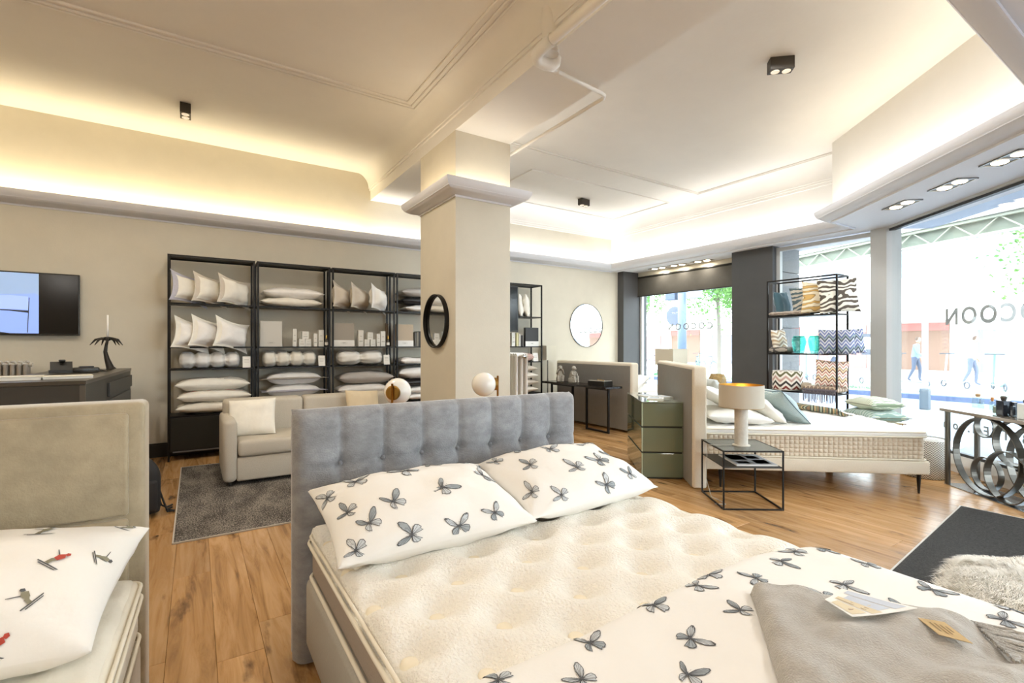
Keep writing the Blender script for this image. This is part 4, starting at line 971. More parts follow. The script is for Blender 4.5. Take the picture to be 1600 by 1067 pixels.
s2_ = n.nodes.new('ShaderNodeMath'); s2_.operation = 'MULTIPLY'; s2_.inputs[1].default_value = 1.25; L_.new(a1.outputs[0], s2_.inputs[0]); L_.new(s2_.outputs[0], ad.inputs[2])
cr = n.nodes.new('ShaderNodeValToRGB'); cr.color_ramp.elements[0].position = .82; cr.color_ramp.elements[0].color = rgb('#37322e'); cr.color_ramp.elements[1].position = 1.0; cr.color_ramp.elements[1].color = rgb('#8d857b')
L_.new(ad.outputs[0], cr.inputs[0]); L_.new(cr.outputs[0], b_.inputs['Base Color']); b_.inputs['Roughness'].default_value = 1
M().rbox((-.13, 4.17, .0006), (1.9, 6.72, .009), .003).build('pile', RG, rug)
m = M(); 
for (a, c) in (((-.135, 4.165), (1.905, 4.178)), ((-.138, 4.17), (-.128, 6.72)), ((-.13, 6.712), (1.9, 6.722))): m.box((a[0], a[1], .0006), (c[0], c[1], .011))
m.build('bound_edge', mat('rug_edge', '#b3ab9f', .9), rug)
sf = thing('sofa', 'cream boucle three-seat sofa in front of the bedding shelves', 'sofa', (.225, 5.5, 0)); SW = 1.95
def arm(x0, x1):
    m = M()
    pr = [(x0 + .0, .05)] ; w_ = x1 - x0
    m.rbox((x0, 0, .05), (x1, .88, .665), .05, 4); return m
arm(0, .125).build('armrest', SOFA, sf, smooth=True); arm(SW - .125, SW).build('armrest', SOFA, sf, smooth=True)
M().rbox((.12, .02, .05), (SW - .12, .86, .285), .02, 3).build('sofa_base', SOFA, sf, smooth=True)
M().rbox((.13, .0, .29), (SW - .13, .70, .455), .045, 4).build('seat_cushion', SOFA, sf, smooth=True)
bx = [.03, .03 + .87, SW - .03]
for a, c in ((.03, .84), (.845, SW - .03)): 
    m = M().rbox((a, .62, .40), (c, .90, .805), .045, 4); m.build('back_cushion', SOFA, sf, smooth=True)
for (x, y) in ((.07, .08), (SW - .07, .08), (.07, .8), (SW - .07, .8)): M().cyl(x, y, .009, .055, .02, 12).build('foot', BLACKP, sf)
put_pillow('cushion', 'plain white square cushion at the left end of the sofa', 'cushion', (.51, 5.88, .635), stand_rot(-16, 22, 3), .46, .40, .15, [LINEN], seed=101, wr=.010, pinch=.04, grp=None)
put_pillow('cushion', 'plain beige square cushion at the right end of the sofa', 'cushion', (1.72, 5.98, .66), stand_rot(10, 20, -4), .42, .40, .14, [mat('sand_cloth', '#d6c5a6', .85, vary=.03)], seed=102, wr=.010, pinch=.04)
# backpack
bp = thing('backpack', 'black backpack standing on the floor behind the left bed', 'backpack', (-.405, 5.02, 0), .25); BPK = mat('black_nylon', '#242426', .75, bump=.4, bs=300)
def bpf(a, c):
    q = a * 2 * PI; z = c * .5; sx = .16; sy = .12; k = (1 - max(0, (c - .55) / .45) ** 2.6 * .75) * (1 if c < .999 else .02) * (.92 + .08 * min(1, c * 8)) * (.02 if c < .001 else 1)
    ex = lambda v: math.copysign(abs(v) ** .6, v)
    return Vector((ex(math.cos(q)) * sx * k, ex(math.sin(q)) * sy * k, z * 1.0 + .004))
M().grid(bpf, 36, 22).build('bag_body', BPK, bp, smooth=True); M().rbox((-.12, -.155, .05), (.12, -.10, .30), .03, 3).build('front_pocket', BPK, bp, smooth=True)
M().tube([(-.04, .0, .49), (-.03, .0, .53), (.03, 0, .53), (.04, 0, .49)], .008, 8).build('top_handle', BPK, bp, smooth=True)
M().tube([(.14, -.05, .22), (.17, -.08, .10), (.19, -.12, .02), (.24, -.09, .012), (.20, -.03, .012), (.25, .02, .012)], .008, 6).build('strap', BPK, bp, smooth=True); M().tube([(.14, .02, .20), (.18, .05, .04), (.22, .06, .012), (.27, .10, .012)], .008, 6).build('strap', BPK, bp, smooth=True)
# ================================================================== lamps behind the headboard, mirrors
def globe_lamp(label, x, y, zc, disc_ang, side):
    t = thing('globe_lamp', label, 'floor lamp', (x, y, 0)); r = .091
    M().lathe([(r * math.sin(a * PI / 24) + (1e-4 if a in (0, 24) else 0), zc - r * math.cos(a * PI / 24)) for a in range(25)], 36).build('glass_globe', OPAL, t, smooth=True)
    dx, dy = math.cos(disc_ang), math.sin(disc_ang)
    M().lathe([(0, 0), (.047, -.013), (.049, .006), (.04, .009), (0, .009)], 28).build('brass_disc', BRASS, t, smooth=False, loc=(dx * (r + .0015), dy * (r + .0015), zc), rot=(PI / 2, 0, disc_ang + PI / 2))
    px_, py_ = dx * (r + .022), dy * (r + .022)
    M().tube([(px_, py_, .02), (px_, py_, zc + .062)], .0075, 12).build('brass_pole', BRASS, t, smooth=True); M().cyl(px_, py_, 0, .02, .11, 28).build('base', BRASS, t)
globe_lamp('white globe lamp on brass pole, left of the two behind the grey headboard', 1.155, 3.2, 1.088, math.radians(-128), 1)
globe_lamp('white globe lamp on brass pole, right of the two, in front of the column', 1.83, 3.2, 1.108, math.radians(-10), 1)
t = thing('round_mirror', 'round black framed mirror hung on the left side of the column', 'mirror', (2.283, 5.04, 1.675), 0, None, rot=(0, -PI / 2, 0))
M().lathe([(.285, 0), (.30, 0), (.30, .05), (.288, .05), (.285, .02)], 64).build('mirror_frame', BLACK, t, smooth=False); M().lathe([(0, .012), (.286, .012)], 64).build('mirror_pane', MIRROR, t)
t = thing('round_mirror', 'large thin-edged round mirror on the white back wall', 'mirror', (6.74, 7.549, 1.815), 0, None, rot=(PI / 2, 0, 0))
M().lathe([(.435, 0), (.442, .0), (.442, .02), (.435, .02)], 72).build('mirror_frame', BLACK, t); M().lathe([(0, .012), (.436, .012)], 72).build('mirror_pane', MIRROR, t)
# ================================================================== WINDOW SIDE OF THE SHOP
# console with stone figures
t = thing('console_table', 'narrow black console table with open metal frames behind the grey headboard', 'table', (0, 0, 0))
M().rbox((5.36, 5.55, .715), (5.72, 7.22, .75), .004).build('table_top', mat('black_marble', '#26221f', .2, vary=.3, vs_=6), t)
for (a, c) in ((5.63, 6.17), (6.50, 7.12)):
    m = M(); x0, x1 = 5.49, 5.52
    m.box((x0, a, 0), (x1, a + .03, .715)); m.box((x0, c - .03, 0), (x1, c, .715)); m.box((x0, a + .03, 0), (x1, c - .03, .03)); m.box((x0, a + .03, .685), (x1, c - .03, .715)); m.build('leg_frame', BLACK, t)
STN = mat('pale_carved_stone', '#b3ada0', .9, vary=.12, vs_=30, bump=.9, bs=70)
def statue(label, x, y, rz, flip):
    t = thing('stone_figure', label, 'statue', (x, y, .75), rz, 'pair of seated stone monkeys on the console')
    m = M(); m.rbox((-.065, -.06, 0), (.065, .07, .09), .02, 3)                      # rock seat
    m.tube([(0, .01, .07), (0, .015, .12), (0, .005, .19), (0, -.005, .225)], [.055, .058, .048, .026], 14)   # trunk
    m.build('body', STN, t, smooth=True)
    h = M().lathe([(1e-4, -.04), (.024, -.032), (.036, -.008), (.037, .012), (.028, .032), (1e-4, .042)], 16); hd = h.build('head', STN, t, smooth=True, loc=(0, -.012, .255))
    M().lathe([(1e-4, -.02), (.018, -.012), (.02, .004), (.012, .014), (1e-4, .018)], 12).build('muzzle', STN, hd, smooth=True, loc=(0, -.036, -.008), rot=(PI / 2, 0, 0))
    for s_ in (-1, 1):
        M().lathe([(1e-4, -.004), (.011, 0), (1e-4, .004)], 10).build('ear', STN, hd, smooth=True, loc=(s_ * .038, 0, .004), rot=(0, PI / 2, 0))
        M().tube([(s_ * .046, .0, .20), (s_ * .062, -.03, .15), (s_ * .035, -.062, .13 + .10 * flip), (s_ * .006, -.055, .135 + .105 * flip)], [.018, .016, .013, .012], 8).build('arm', STN, t, smooth=True)
        M().tube([(s_ * .03, .0, .09), (s_ * .045, -.065, .105), (s_ * .04, -.07, .04), (s_ * .04, -.085, .012)], [.028, .026, .02, .018], 10).build('leg', STN, t, smooth=True)
statue('pale stone seated monkey figure, left of the pair on the console', 5.50, 6.86, 2.6 - PI, 1)
statue('pale stone seated monkey figure, right of the pair on the console', 5.52, 6.52, 3.3 - PI, 0)
t = thing('record_box', 'low black box with brass fittings at the right end of the console', 'box', (5.53, 5.86, .75), .15); M().rbox((-.11, -.17, 0), (.11, .17, .075), .006).build('box_body', BLACKP, t)
M().rbox((-.10, -.16, .078), (.10, .16, .086), .003).build('glass_lid', mat('lid_glass', '#c9c4b8', .1, coat=.5), t)
for k in range(4): M().cyl(-.06 + .04 * k, -.12 + .07 * k, .075, .10, .009, 10).build('brass_knob', BRASS, t)
# bed behind the console
b3 = thing('bed', 'cream upholstered bed with grey backed headboard behind the console', 'bed', (5.79, 5.41, 0))
def hbr(m, W, D, H): m.rbox((0, 0, .03), (D, W, H), .035, 4)
m = M(); hbr(m, 1.93, .16, 1.125); hq = m.build('headboard', BEDF, b3, smooth=True); M().rbox((-.006, .04, .04), (.01, 1.89, 1.075), .002).build('rear_panel', BACKF, hq)
m = M(); m.rbox((.16, .03, .12), (2.1, 1.90, .36), .03, 3); m.build('bed_base', BEDF, b3, smooth=True)
for x in (.3, 2.0):
    for y in (.12, 1.8): M().cyl(x, y, 0, .122, .025, 12).build('leg', BLACKP, b3)
t = thing('mattress', 'cream mattress on the bed behind the console', 'mattress', (5.79, 5.41, 0)); M().rbox((.17, .04, .36), (2.08, 1.89, .60), .05, 4).build('mattress_core', TICK, t, smooth=True); edge_tube(.17, .04, 2.08, 1.89, .60, .008).build('piping', CREAM, t, smooth=True)
for k, (x, y) in enumerate(((6.18, 5.9), (6.18, 6.8))): put_pillow('pillow', 'white pillow on the bed behind the console, ' + ('near' if k == 0 else 'far') + ' side', 'pillow', (x, y, .74), (0, math.radians(-38), PI / 2 * 0), .48, .72, .2, [COTTON], seed=110 + k)
# box shade lamps
def box_lamp(label, x, y, s_, z0, z1, zt, grp=None, nl=None):
    t = thing('table_lamp', label, 'lamp', (x, y, zt), 0); h_ = s_ / 2
    m = M(); th = .004
    for (a, b_, c, d) in ((-h_, -h_, h_, -h_ + th), (-h_, h_ - th, h_, h_), (-h_, -h_ + th, -h_ + th, h_ - th), (h_ - th, -h_ + th, h_, h_ - th)): m.box((a, b_, z0 - zt), (c, d, z1 - zt))
    m.build('lamp_shade', mat('shade_linen', '#d8d2bf', .9, bump=.2, bs=400), t); m = M(); m.lathe([(0, 0), (.07, 0), (.07, .015), (.012, .02), (.012, z0 - zt + .05), (0, z0 - zt + .05)], 20); m.build('lamp_base', CHROME, t)
    m = M(); m.box((-h_ + th, -.003, z0 - zt + .03), (h_ - th, .003, z0 - zt + .036)); m.build('shade_spider', CHROME, t)
    n_ = thing('nightstand', nl, 'table', (x, y, 0)); m = M(); m.rbox((-.2, -.16, zt - .03), (.2, .16, zt - .002), .004); m.build('table_top', BLACKP, n_)
    for (a, b_) in ((-.18, -.14), (.16, -.14), (-.18, .12), (.16, .12)): M().box((a, b_, 0), (a + .02, b_ + .02, zt - .03)).build('leg', BLACK, n_)
box_lamp('table lamp with square grey linen shade between right rack and console', 5.60, 7.36, .23, 1.13, 1.40, .46, nl='small black nightstand in the corner behind the console')
box_lamp('table lamp with large boxy cream shade in front of the back window', 6.22, 5.00, .34, 1.10, 1.35, .50, nl='black nightstand under the boxy lamp before the back window')
# right bed, standing square to the slanted window
H0 = Vector((4.05, 3.0)); AB = math.atan2(.773, .635) - PI / 2         # local x = towards the foot, local y = along the headboard
b4 = thing('bed', 'cream upholstered bed with slim black legs standing towards the slanted window', 'bed', (H0.x, H0.y, 0), AB)
m = M(); m.rbox((0, 0, .012), (.135, 1.84, 1.20), .025, 4); hq = m.build('headboard', BEDF, b4, smooth=True)
M().rbox((-.006, .03, .02), (.01, 1.81, 1.165), .002).build('rear_panel', BACKF, hq)
m = M(); m.rbox((.135, .07, .185), (2.17, 1.80, .315), .018, 3); m.build('bed_base', BEDF, b4, smooth=True)
for (x, y) in ((2.10, .12), (2.10, 1.74), (.3, .14), (.3, 1.74)): M().lathe([(0, 0), (.009, 0), (.02, .187), (0, .187)], 14, (x, y)).build('leg', BLACK, b4)
for (x, y) in ((.75, .9), (1.2, .9), (1.7, .9)): M().box((x - .025, y - .025, 0), (x + .025, y + .025, .187)).build('centre_leg', BLACKP, b4)
t4 = thing('mattress', 'cream quilted mattress with squared side stitching on the right bed', 'mattress', (H0.x, H0.y, 0), AB)
# side wall with stitched squares
X0, X1, Y0, Y1 = .145, 2.15, .085, 1.785; Z0, Z1 = .318, .535
m = M(); m.rbox((X0 + .012, Y0 + .012, Z0), (X1 - .012, Y1 - .012, Z1), .02, 3); core = m.build('mattress_core', TICK, t4, smooth=True)
def cell(a, b_, c, d, face):
    """one stitched square, softly domed; face: 'y' near side, 'x' foot side"""
    def f(u, v):
        k = (1 - (2 * u - 1) ** 4) * (1 - (2 * v - 1) ** 4); o = .010 * k ** .6
        return Vector((a + (c - a) * u, Y0 + .012 - o, b_ + (d - b_) * v)) if face == 'y' else Vector((X1 - .012 + o, a + (c - a) * u, b_ + (d - b_) * v))
    return M().grid(f, 5, 5)
nx, nz = 44, 5; w_ = (X1 - X0 - .06) / nx; hz = (Z1 - Z0 - .02) / nz; proto = None
for i in range(nx):
    for j in range(nz):
        if proto is None: proto = cell(0, 0, w_ * .96, hz * .96, 'y').build('stitched_square', TICK, core, smooth=True, loc=(X0 + .03, 0, Z0 + .01)); continue
        o = proto.copy(); COL.objects.link(o); o.location = (X0 + .03 + i * w_, 0, Z0 + .01 + j * hz)
fm = M(); ny = 36; wy = (Y1 - Y0 - .06) / ny
for i in range(ny):
    for j in range(nz):
        q = cell(Y0 + .03 + i * wy, Z0 + .01 + j * hz, Y0 + .03 + i * wy + wy * .96, Z0 + .01 + j * hz + hz * .96, 'x'); fm.add(q.v, q.f)
stuff(fm.build('foot_side_quilting', TICK, core, smooth=True))
def q4(a, b_):
    x = X0 + a * (X1 - X0); y = Y0 + b_ * (Y1 - Y0); z = .600
    u = x / .19; v = y / .19; z += .012 * abs(math.sin(PI * (u + v) / 1.0) * math.sin(PI * (u - v))) ** .5 - .006
    e = min(x - X0, X1 - x, y - Y0, Y1 - y); r = .03
    if e < r: z -= .035 * (1 - math.sqrt(max(0, 1 - ((r - e) / r) ** 2)))
    return Vector((x, y, z))
m = M(); m.grid(q4, 110, 96); k = M().rbox((X0 - .006, Y0 - .006, .538), (X1 + .006, Y1 + .006, .585), .02, 3); m.add(k.v, k.f); m.build('topper', COTTON, t4, smooth=True)
for z, d in ((Z0 + .006, .006), (Z1 + .003, .008), (.583, .006)): edge_tube(X0 - d, Y0 - d, X1 + d, Y1 + d, z, .007, .05).build('piping', CREAM, t4, smooth=True)
WL4 = Matrix.Translation((H0.x, H0.y, 0)) @ Matrix.Rotation(AB, 4, 'Z')
def at4(x, y, z): return WL4 @ Vector((x, y, z))
def rot4(rx, ry, rz=0): return (Matrix.Rotation(AB, 4, 'Z') @ Euler(R(rx, ry, rz)).to_matrix().to_4x4()).to_euler()
def pil4(label, x, y, z, rot, w_, h_, th, mt_, seed, nm='pillow', cat='pillow', **kw): return put_pillow(nm, label, cat, at4(x, y, z), rot, w_, h_, th, mt_, seed=seed, **kw)
pil4('white pillow lying flat nearest on the right bed', .50, .46, .675, rot4(0, 4), .62, .66, .15, [COTTON], 120)
pil4('white pillow propped on another against the right headboard', .42, .50, .83, rot4(0, 30), .55, .60, .13, [COTTON], 121)
pil4('white pillow on the far half of the right bed', .45, 1.35, .69, rot4(0, 12), .60, .70, .16, [COTTON], 122)
pil4('cream cushion with piped edge leaning behind the blue one on right bed', .80, .46, .755, rot4(0, 42, 8), .40, .46, .13, [LINEN], 123, nm='cushion', cat='cushion')
BLU = waves('blue_herringbone', '#a9bdc0', '#56727c', 22, 4, c3='#c7d2d0')
o, m_ = pil4('blue-grey patterned cushion leaning on the right bed in front', 1.02, .52, .775, rot4(0, 46, 14), .46, .48, .15, [BLU], 124, nm='cushion', cat='cushion'); seam_piping(m_.surf, .004).build('piping', mat('blue_piping', '#4f6870', .8), o, smooth=True)
o, m_ = pil4('pale grey bolster cushion behind the lamp shade on right bed', .55, 1.1, .86, rot4(0, 55, 0), .36, .50, .13, [mat('pale_grey_cloth', '#b9bcb9', .85)], 125, nm='cushion', cat='cushion')
TW = zig('striped_knit', ['#3f453a', '#b59a72', '#6f7a62', '#8a6f52', '#4a4f48', '#a9b09a'], 1.2, 8, 6.5, ax=0, az=1)
t = thing('throw_blanket', 'rolled multicolour striped throw with fringe on the far side of the right bed', 'blanket', (6.29, 2.96, .607), math.radians(-110))
m = M(); m.grid(lambda a, b_: Vector((-.36 + .72 * a, math.cos(b_ * 2 * PI) * (.075 - .02 * a) * (1 if 0 < a < 1 else .3), .034 + max(-.034, math.sin(b_ * 2 * PI) * (.04 - .006 * a) * (1 if 0 < a < 1 else .3)) + .0)), 36, 20); m.build('rolled_cloth', TW, t, smooth=True)
m = M(); rr_ = random.Random(8)
for k in range(26): y = -.06 + .12 * k / 25; m.tube([(.35, y * .8, .03), (.40, y, .012), (.46 + rr_.uniform(-.02, .02), y * 1.3, .006)], .0035, 4)
stuff(m.build('fringe', TW, t))
# side table with lamp and magazine
AT = math.radians(-35); t = thing('side_table', 'black wire-frame side table with smoked shelf beside the right bed', 'table', (3.766, 2.488, 0), AT); W, D, H, r = .51, .525, .505, .012
for (x, y) in ((0, 0), (W - r, 0), (0, D - r), (W - r, D - r)): M().box((x, y, 0), (x + r, y + r, H)).build('leg', BLACK, t)
for z in (0, H - r):
    m = M(); m.box((r, 0, z), (W - r, r, z + r)); m.box((r, D - r, z), (W - r, D, z + r)); m.box((0, r, z), (r, D - r, z + r)); m.box((W - r, r, z), (W, D - r, z + r)); m.build('frame_rail', BLACK, t)
M().box((r, r, H - .006), (W - r, D - r, H - .001)).build('table_top', mat('smoked_top', '#5d6059', .25), t); M().box((r, r, .355), (W - r, D - r, .367)).build('shelf', mat('dark_shelf', '#35332f', .4), t)
mg = thing('magazine', 'glossy magazine lying on the lower shelf of the wire side table', 'magazine', (3.766, 2.488, .3675), AT)
def pages(parent, x0, y0, x1, y1, th, prints, rz=0):
    M().box((x0, y0, 0), (x1, y1, th)).build('pages', PAPER, parent); m = M()
    for (a, b_, c, d, mi) in prints: m.m = mi; m.box((x0 + a * (x1 - x0), y0 + b_ * (y1 - y0), th), (x0 + c * (x1 - x0), y0 + d * (y1 - y0), th + .0006))
    m.build('cover_print', [mat('print_bluegrey', '#8b97a0', .4), mat('print_dark', '#77787a', .4), mat('print_light', '#c4cad0', .4)], parent)
pages(mg, .13, .04, .48, .44, .012, [(.02, .02, .98, .98, 2), (.08, .45, .5, .92, 0), (.55, .10, .9, .45, 1), (.55, .55, .85, .85, 0), (.1, .1, .4, .3, 1)])
lp_ = thing('table_lamp', 'drum shade table lamp with pale column base on the wire side table', 'lamp', (4.105, 2.535, .505))
M().lathe([(0, 0), (.075, 0), (.075, .008), (.056, .012), (.056, .37), (0, .37)], 32).build('column_base', mat('travertine', '#cfc8bb', .7, vary=.08, vs_=40, bump=.3, bs=120), lp_, smooth=False)
m = M(); m.lathe([(.187, .345), (.187, .545)], 48); m.build('lamp_shade', mat('shade_oat', '#c9c2b2', .9, bump=.3, bs=500), lp_, smooth=True)
m = M(); m.lathe([(.184, .545), (.184, .345)], 48); m.build('gold_lining', mat('gold_foil', '#d9a94e', .3, metal=.9), lp_, smooth=True)
M().lathe([(.183, .345), (.189, .345), (.189, .348), (.183, .348), (.183, .345)], 48).build('shade_ring', BRASS, lp_); M().lathe([(0, .37), (.02, .37), (.022, .40), (.035, .43), (.03, .46), (0, .47)], 16).build('bulb', OPAL, lp_, smooth=True)
pl = bpy.data.lights.new('table_lamp_bulb', 'POINT'); pl.energy = .7; pl.color = (1, .8, .5); pl.shadow_soft_size = .04; po = bpy.data.objects.new('table_lamp_bulb', pl); COL.objects.link(po); po.location = (4.105, 2.535, .98)
M().tube([(-.05, .03, .006), (-.18, .10, .005), (-.235, .16, .006), (-.245, .175, -.05), (-.25, .18, -.3), (-.22, .15, -.46), (-.15, .10, -.50), (-.2, .02, -.498), (-.27, .08, -.499)], .003, 6).build('power_cable', mat('cable_grey', '#b9b6ac', .5), lp_, smooth=True)
t = thing('glass_bowl', 'amber net-textured glass bowl standing behind the drum shade lamp', 'bowl', (5.95, 4.02, .80))
m = M(); m.lathe([(0, 0), (.07, 0), (.115, .06), (.115, .14), (.085, .215), (.078, .215), (.105, .14), (.105, .06), (.06, .012), (0, .012)], 28); m.build('bowl_body', mat('amber_glass', '#8f7440', .2, vary=.4, vs_=40, bump=1, bs=60), t, smooth=True)
n_ = thing('nightstand', 'dark nightstand on the far side of the right bed under the amber bowl', 'table', (5.95, 4.02, 0), AB); M().rbox((-.2, -.15, .05), (.2, .15, .80), .008).build('cabinet_body', BLACKP, n_); M().rbox((.2, -.14, .45), (.215, .14, .78), .004).build('drawer', BLACKP, n_)
# green glass chest of drawers
AD = math.atan2(.79, .62) - PI / 2; t = thing('chest_of_drawers', 'olive green glass chest of drawers with its back to the cream headboard', 'cabinet', (3.945, 3.545, 0), AD); DW, DL, DH = .42, 1.02, .81
GRN = mat('olive_glass', '#707c68', .06, coat=1); GRNT = mat('olive_glass_top', '#8f9a8c', .06, coat=1); EDG = mat('pale_glass_edge', '#a9b8a4', .15)
M().box((.012, .012, .0), (DW - .01, DL - .012, DH - .014)).build('carcass', mat('olive_dark', '#2e332a', .5), t)
for k, (z0, z1) in enumerate(((.018, .268), (.286, .535), (.553, .795))):
    M().rbox((-.004, .006, z0), (.010, DL - .006, z1), .0025).build('drawer', GRN, t); M().rbox((.011, -.002, z0), (DW, .011, z1), .0025).build('end_panel', GRN, t)
    M().box((-.005, .002, z0), (.010, .006, z1)).build('edge_strip', EDG, t)
M().rbox((-.005, -.004, DH - .012), (DW + .002, DL, DH), .002).build('table_top', GRNT, t)
for k, (x, y, s_, rz, l) in enumerate(((.18, .62, .26, .2, 'open white magazine at the back of the green chest'), (.20, .30, .24, -.25, 'pale booklet lying nearest on the green chest'), (.30, .44, .2, .5, 'small pale booklet on the right of the green chest'))):
    p = Matrix.Translation((3.945, 3.545, 0)) @ Matrix.Rotation(AD, 4, 'Z') @ Vector((x, y, DH)); mm = thing('magazine', l, 'magazine', p, AD + rz, 'magazines on the green chest'); pages(mm, -s_ * .36, -s_ / 2, s_ * .36, s_ / 2, .008 + .004 * k, [(.1, .1, .9, .5, 2), (.1, .6, .7, .9, 0)])
# tall open shelf by the window
t = thing('shelf_rack', 'black open metal rack with cushions and turquoise vases by the corner window', 'shelf', (6.90, 2.95, 0)); W, D, H, r = .32, .92, 2.325, .02
for (x, y) in ((0, 0), (W - r, 0), (0, D - r), (W - r, D - r)): M().box((x, y, 0), (x + r, y + r, H)).build('post', BLACK, t)
for z in (1.80, 1.275, .755, .22): M().box((.002, .002, z), (W - .002, D - .002, z + .02)).build('shelf', BLACK, t)
m = M(); m.box((r, 0, H - r), (W - r, r, H)); m.box((r, D - r, H - r), (W - r, D, H)); m.box((0, r, H - r), (r, D - r, H)); m.box((W - r, r, H - r), (W, D - r, H)); m.build('top_frame', BLACK, t)
TEAL = mat('teal_velvet', '#41606c', .8, vary=.1, vs_=8, sheen=.5)
ZEB = waves('zebra_print', '#efe9db', '#5c5248', 6, 9, det=1.5, rings=True); ZEBG = waves('palm_gold_print', '#e8dcc2', '#8d7650', 5, 8, det=1.5, c3='#cfa866', rings=True); PALM = waves('palm_teal_print', '#c3bcae', '#54666b', 6, 9, det=2, rings=True)
YW = -62     # cushions on this rack face the room
def rk(label, x, y, z, w_, h_, th, mt_, seed, yaw=YW, lean=8, roll=0): return put_pillow('cushion', label, 'cushion', (x, y, z), stand_rot(yaw, lean, roll), w_, h_, th, [mt_], seed=seed, pinch=.09, wr=.010)
rk('teal velvet cushion at the left end of the rack top shelf', 7.07, 3.74, 2.0, .28, .36, .13, TEAL, 130, yaw=-8, roll=4)
rk('grey and teal palm print cushion half hidden behind the zebra one', 7.10, 3.40, 2.02, .42, .42, .12, PALM, 131, roll=6)
rk('cream zebra print cushion with gold middle on rack top shelf', 6.99, 3.20, 2.04, .44, .44, .13, ZEBG, 132, yaw=-52, roll=-3)
rk('black and cream palm print cushion at right end of rack top shelf', 7.02, 2.99, 2.05, .48, .46, .14, ZEB, 133, yaw=-46, roll=3)
ZZB = zig('zigzag_blue', ['#737ba6', '#c6c9d2', '#4d5565', '#98a8a8', '#6870a0', '#cfd0d4'], 22, 7, .45, ax=0, az=1); ZZP = zig('zigzag_pink', ['#c98f86', '#f0e3d2', '#8a5a54', '#e6cf9e', '#a98f86', '#f3ede0'], 26, 8, .40, ax=0, az=1)
ZZL = zig('zigzag_beige', ['#e6dcc8', '#c1a888', '#f0ebe0', '#a89a88'], 12, 9, .5, ax=0, az=1)
rk('blue grey zigzag cushion at right end of rack middle shelf', 7.00, 3.00, 1.45, .42, .34, .13, ZZB, 134, yaw=-60)
rk('second blue zigzag cushion just behind, overhanging the rack end', 7.10, 2.92, 1.45, .42, .33, .12, ZZB, 135, yaw=-44, roll=4)
rk('beige zigzag cushion at left end of rack middle shelf', 7.07, 3.78, 1.47, .28, .34, .12, ZZL, 136, yaw=-8, roll=5)
rk('pink and yellow zigzag cushion on folded throw on rack lower shelf', 7.02, 3.07, 1.03, .38, .36, .13, ZZP, 137, yaw=-55, roll=-4)
def folded(label, x, y, z, a, b_, h_, mt_, seed, rz=0):
    m = pillow(a, b_, h_, N=16, seed=seed, wr=.008, p=9, pinch=.02); o = m.build('folded_throw', mt_, None, smooth=True, loc=(x, y, z + h_ / 2), rot=(0, 0, rz)); return tag(o, label, 'blanket')
folded('brown fringed throw folded under the cushions on rack top shelf', 7.05, 3.60, 1.822, .28, .50, .06, waves('brown_zig', '#8f7f72', '#d6cabb', 30, 2), 140)
folded('grey fur-patterned throw folded on rack middle shelf at left', 7.05, 3.72, 1.297, .26, .26, .085, waves('grey_fur', '#a59c90', '#4d4843', 12, 5), 141)
o = folded('brown zigzag throw folded under the pink cushion on rack', 7.04, 3.16, .777, .30, .44, .085, zig('zigzag_brown', ['#7d6a5c', '#c9b49b', '#9b8472'], 40, 14, .4, ax=1, az=0), 142)
m = M(); rr_ = random.Random(3)
for k in range(44): y = -.20 + .40 * k / 43; m.tube([(-.13, y, .02), (-.165, y, -.01), (-.17 + rr_.uniform(-.005, .005), y + rr_.uniform(-.006, .006), -.13 - rr_.uniform(0, .05))], .0035, 4)
stuff(m.build('fringe', mat('fringe_grey', '#6f6a72', .9), o))
TG = glass_mat('turquoise_glass', (.50, .86, .82, 1), .14)
for (y, x, l) in ((3.50, 7.06, 'left'), (3.295, 7.08, 'right')):
    t = thing('vase', 'turquoise ribbed glass vase, %s of the pair on the rack' % l, 'vase', (x, y, 1.2955)); m = M(); K = 24; V = []; F = []
    pf = [(.055, 0), (.070, .03), (.088, .12), (.094, .17), (.084, .215), (.070, .235)]
    m.lathe([(0, 0)] + pf + [(.066, .232), (.079, .210), (.088, .165), (.064, .035), (0, .02)], 12); m.build('vase_body', TG, t, smooth=False)
    m = M(); m.lathe([(.0695, .233), (.072, .239), (.066, .239), (.065, .232)], 24); m.build('vase_rim', mat('turquoise_rim', '#6fc9bd', .2), t, smooth=True)
ZPF = zig('pouf_zigzag', ['#f1ebe2', '#8a3f38', '#f1ebe2', '#3f3a38', '#f1ebe2', '#c9a59a', '#f1ebe2', '#6d6a4a'], 2.9, 3.6, .22, ax='ang', az=2)
t = thing('zigzag_pouf', 'round pouf with red and brown zigzag cover on the rack lower shelf', 'pouf', (7.06, 3.66, .777)); m = M(); m.lathe([(0, 0), (.165, 0), (.19, .012), (.195, .05), (.195, .22), (.188, .255), (.165, .268), (0, .270)], 48); m.build('cover', ZPF, t, smooth=True)
m = M(); m.lathe([(.188, .005), (.194, .0), (.194, .012)], 48); m.lathe([(.186, .262), (.19, .268), (.182, .27)], 48); m.build('piping', PAPER, t, smooth=True)
t = thing('pebble_bowl', 'small round beige bowl between pouf and cushion on the rack', 'bowl', (7.0, 3.37, .777)); M().lathe([(0, 0), (.035, 0), (.068, .04), (.072, .075), (.055, .115), (.03, .128), (.028, .12), (.05, .10), (0, .09)], 24).build('bowl_body', mat('clay', '#b7a894', .6), t, smooth=True)
t = thing('side_table', 'small brass-edged side table with cushions before the corner window', 'table', (6.93, 2.50, 0), ANG3); M().rbox((-.17, -.19, .475), (.17, .19, .49), .006).build('table_top', mat('cream_marble', '#ded5c0', .3), t)
for (x, y) in ((-.15, -.16), (.15, -.16), (-.15, .16), (.15, .16)): M().tube([(x, y, 0), (x, y, .475)], .006, 8).build('leg', BRASS, t)
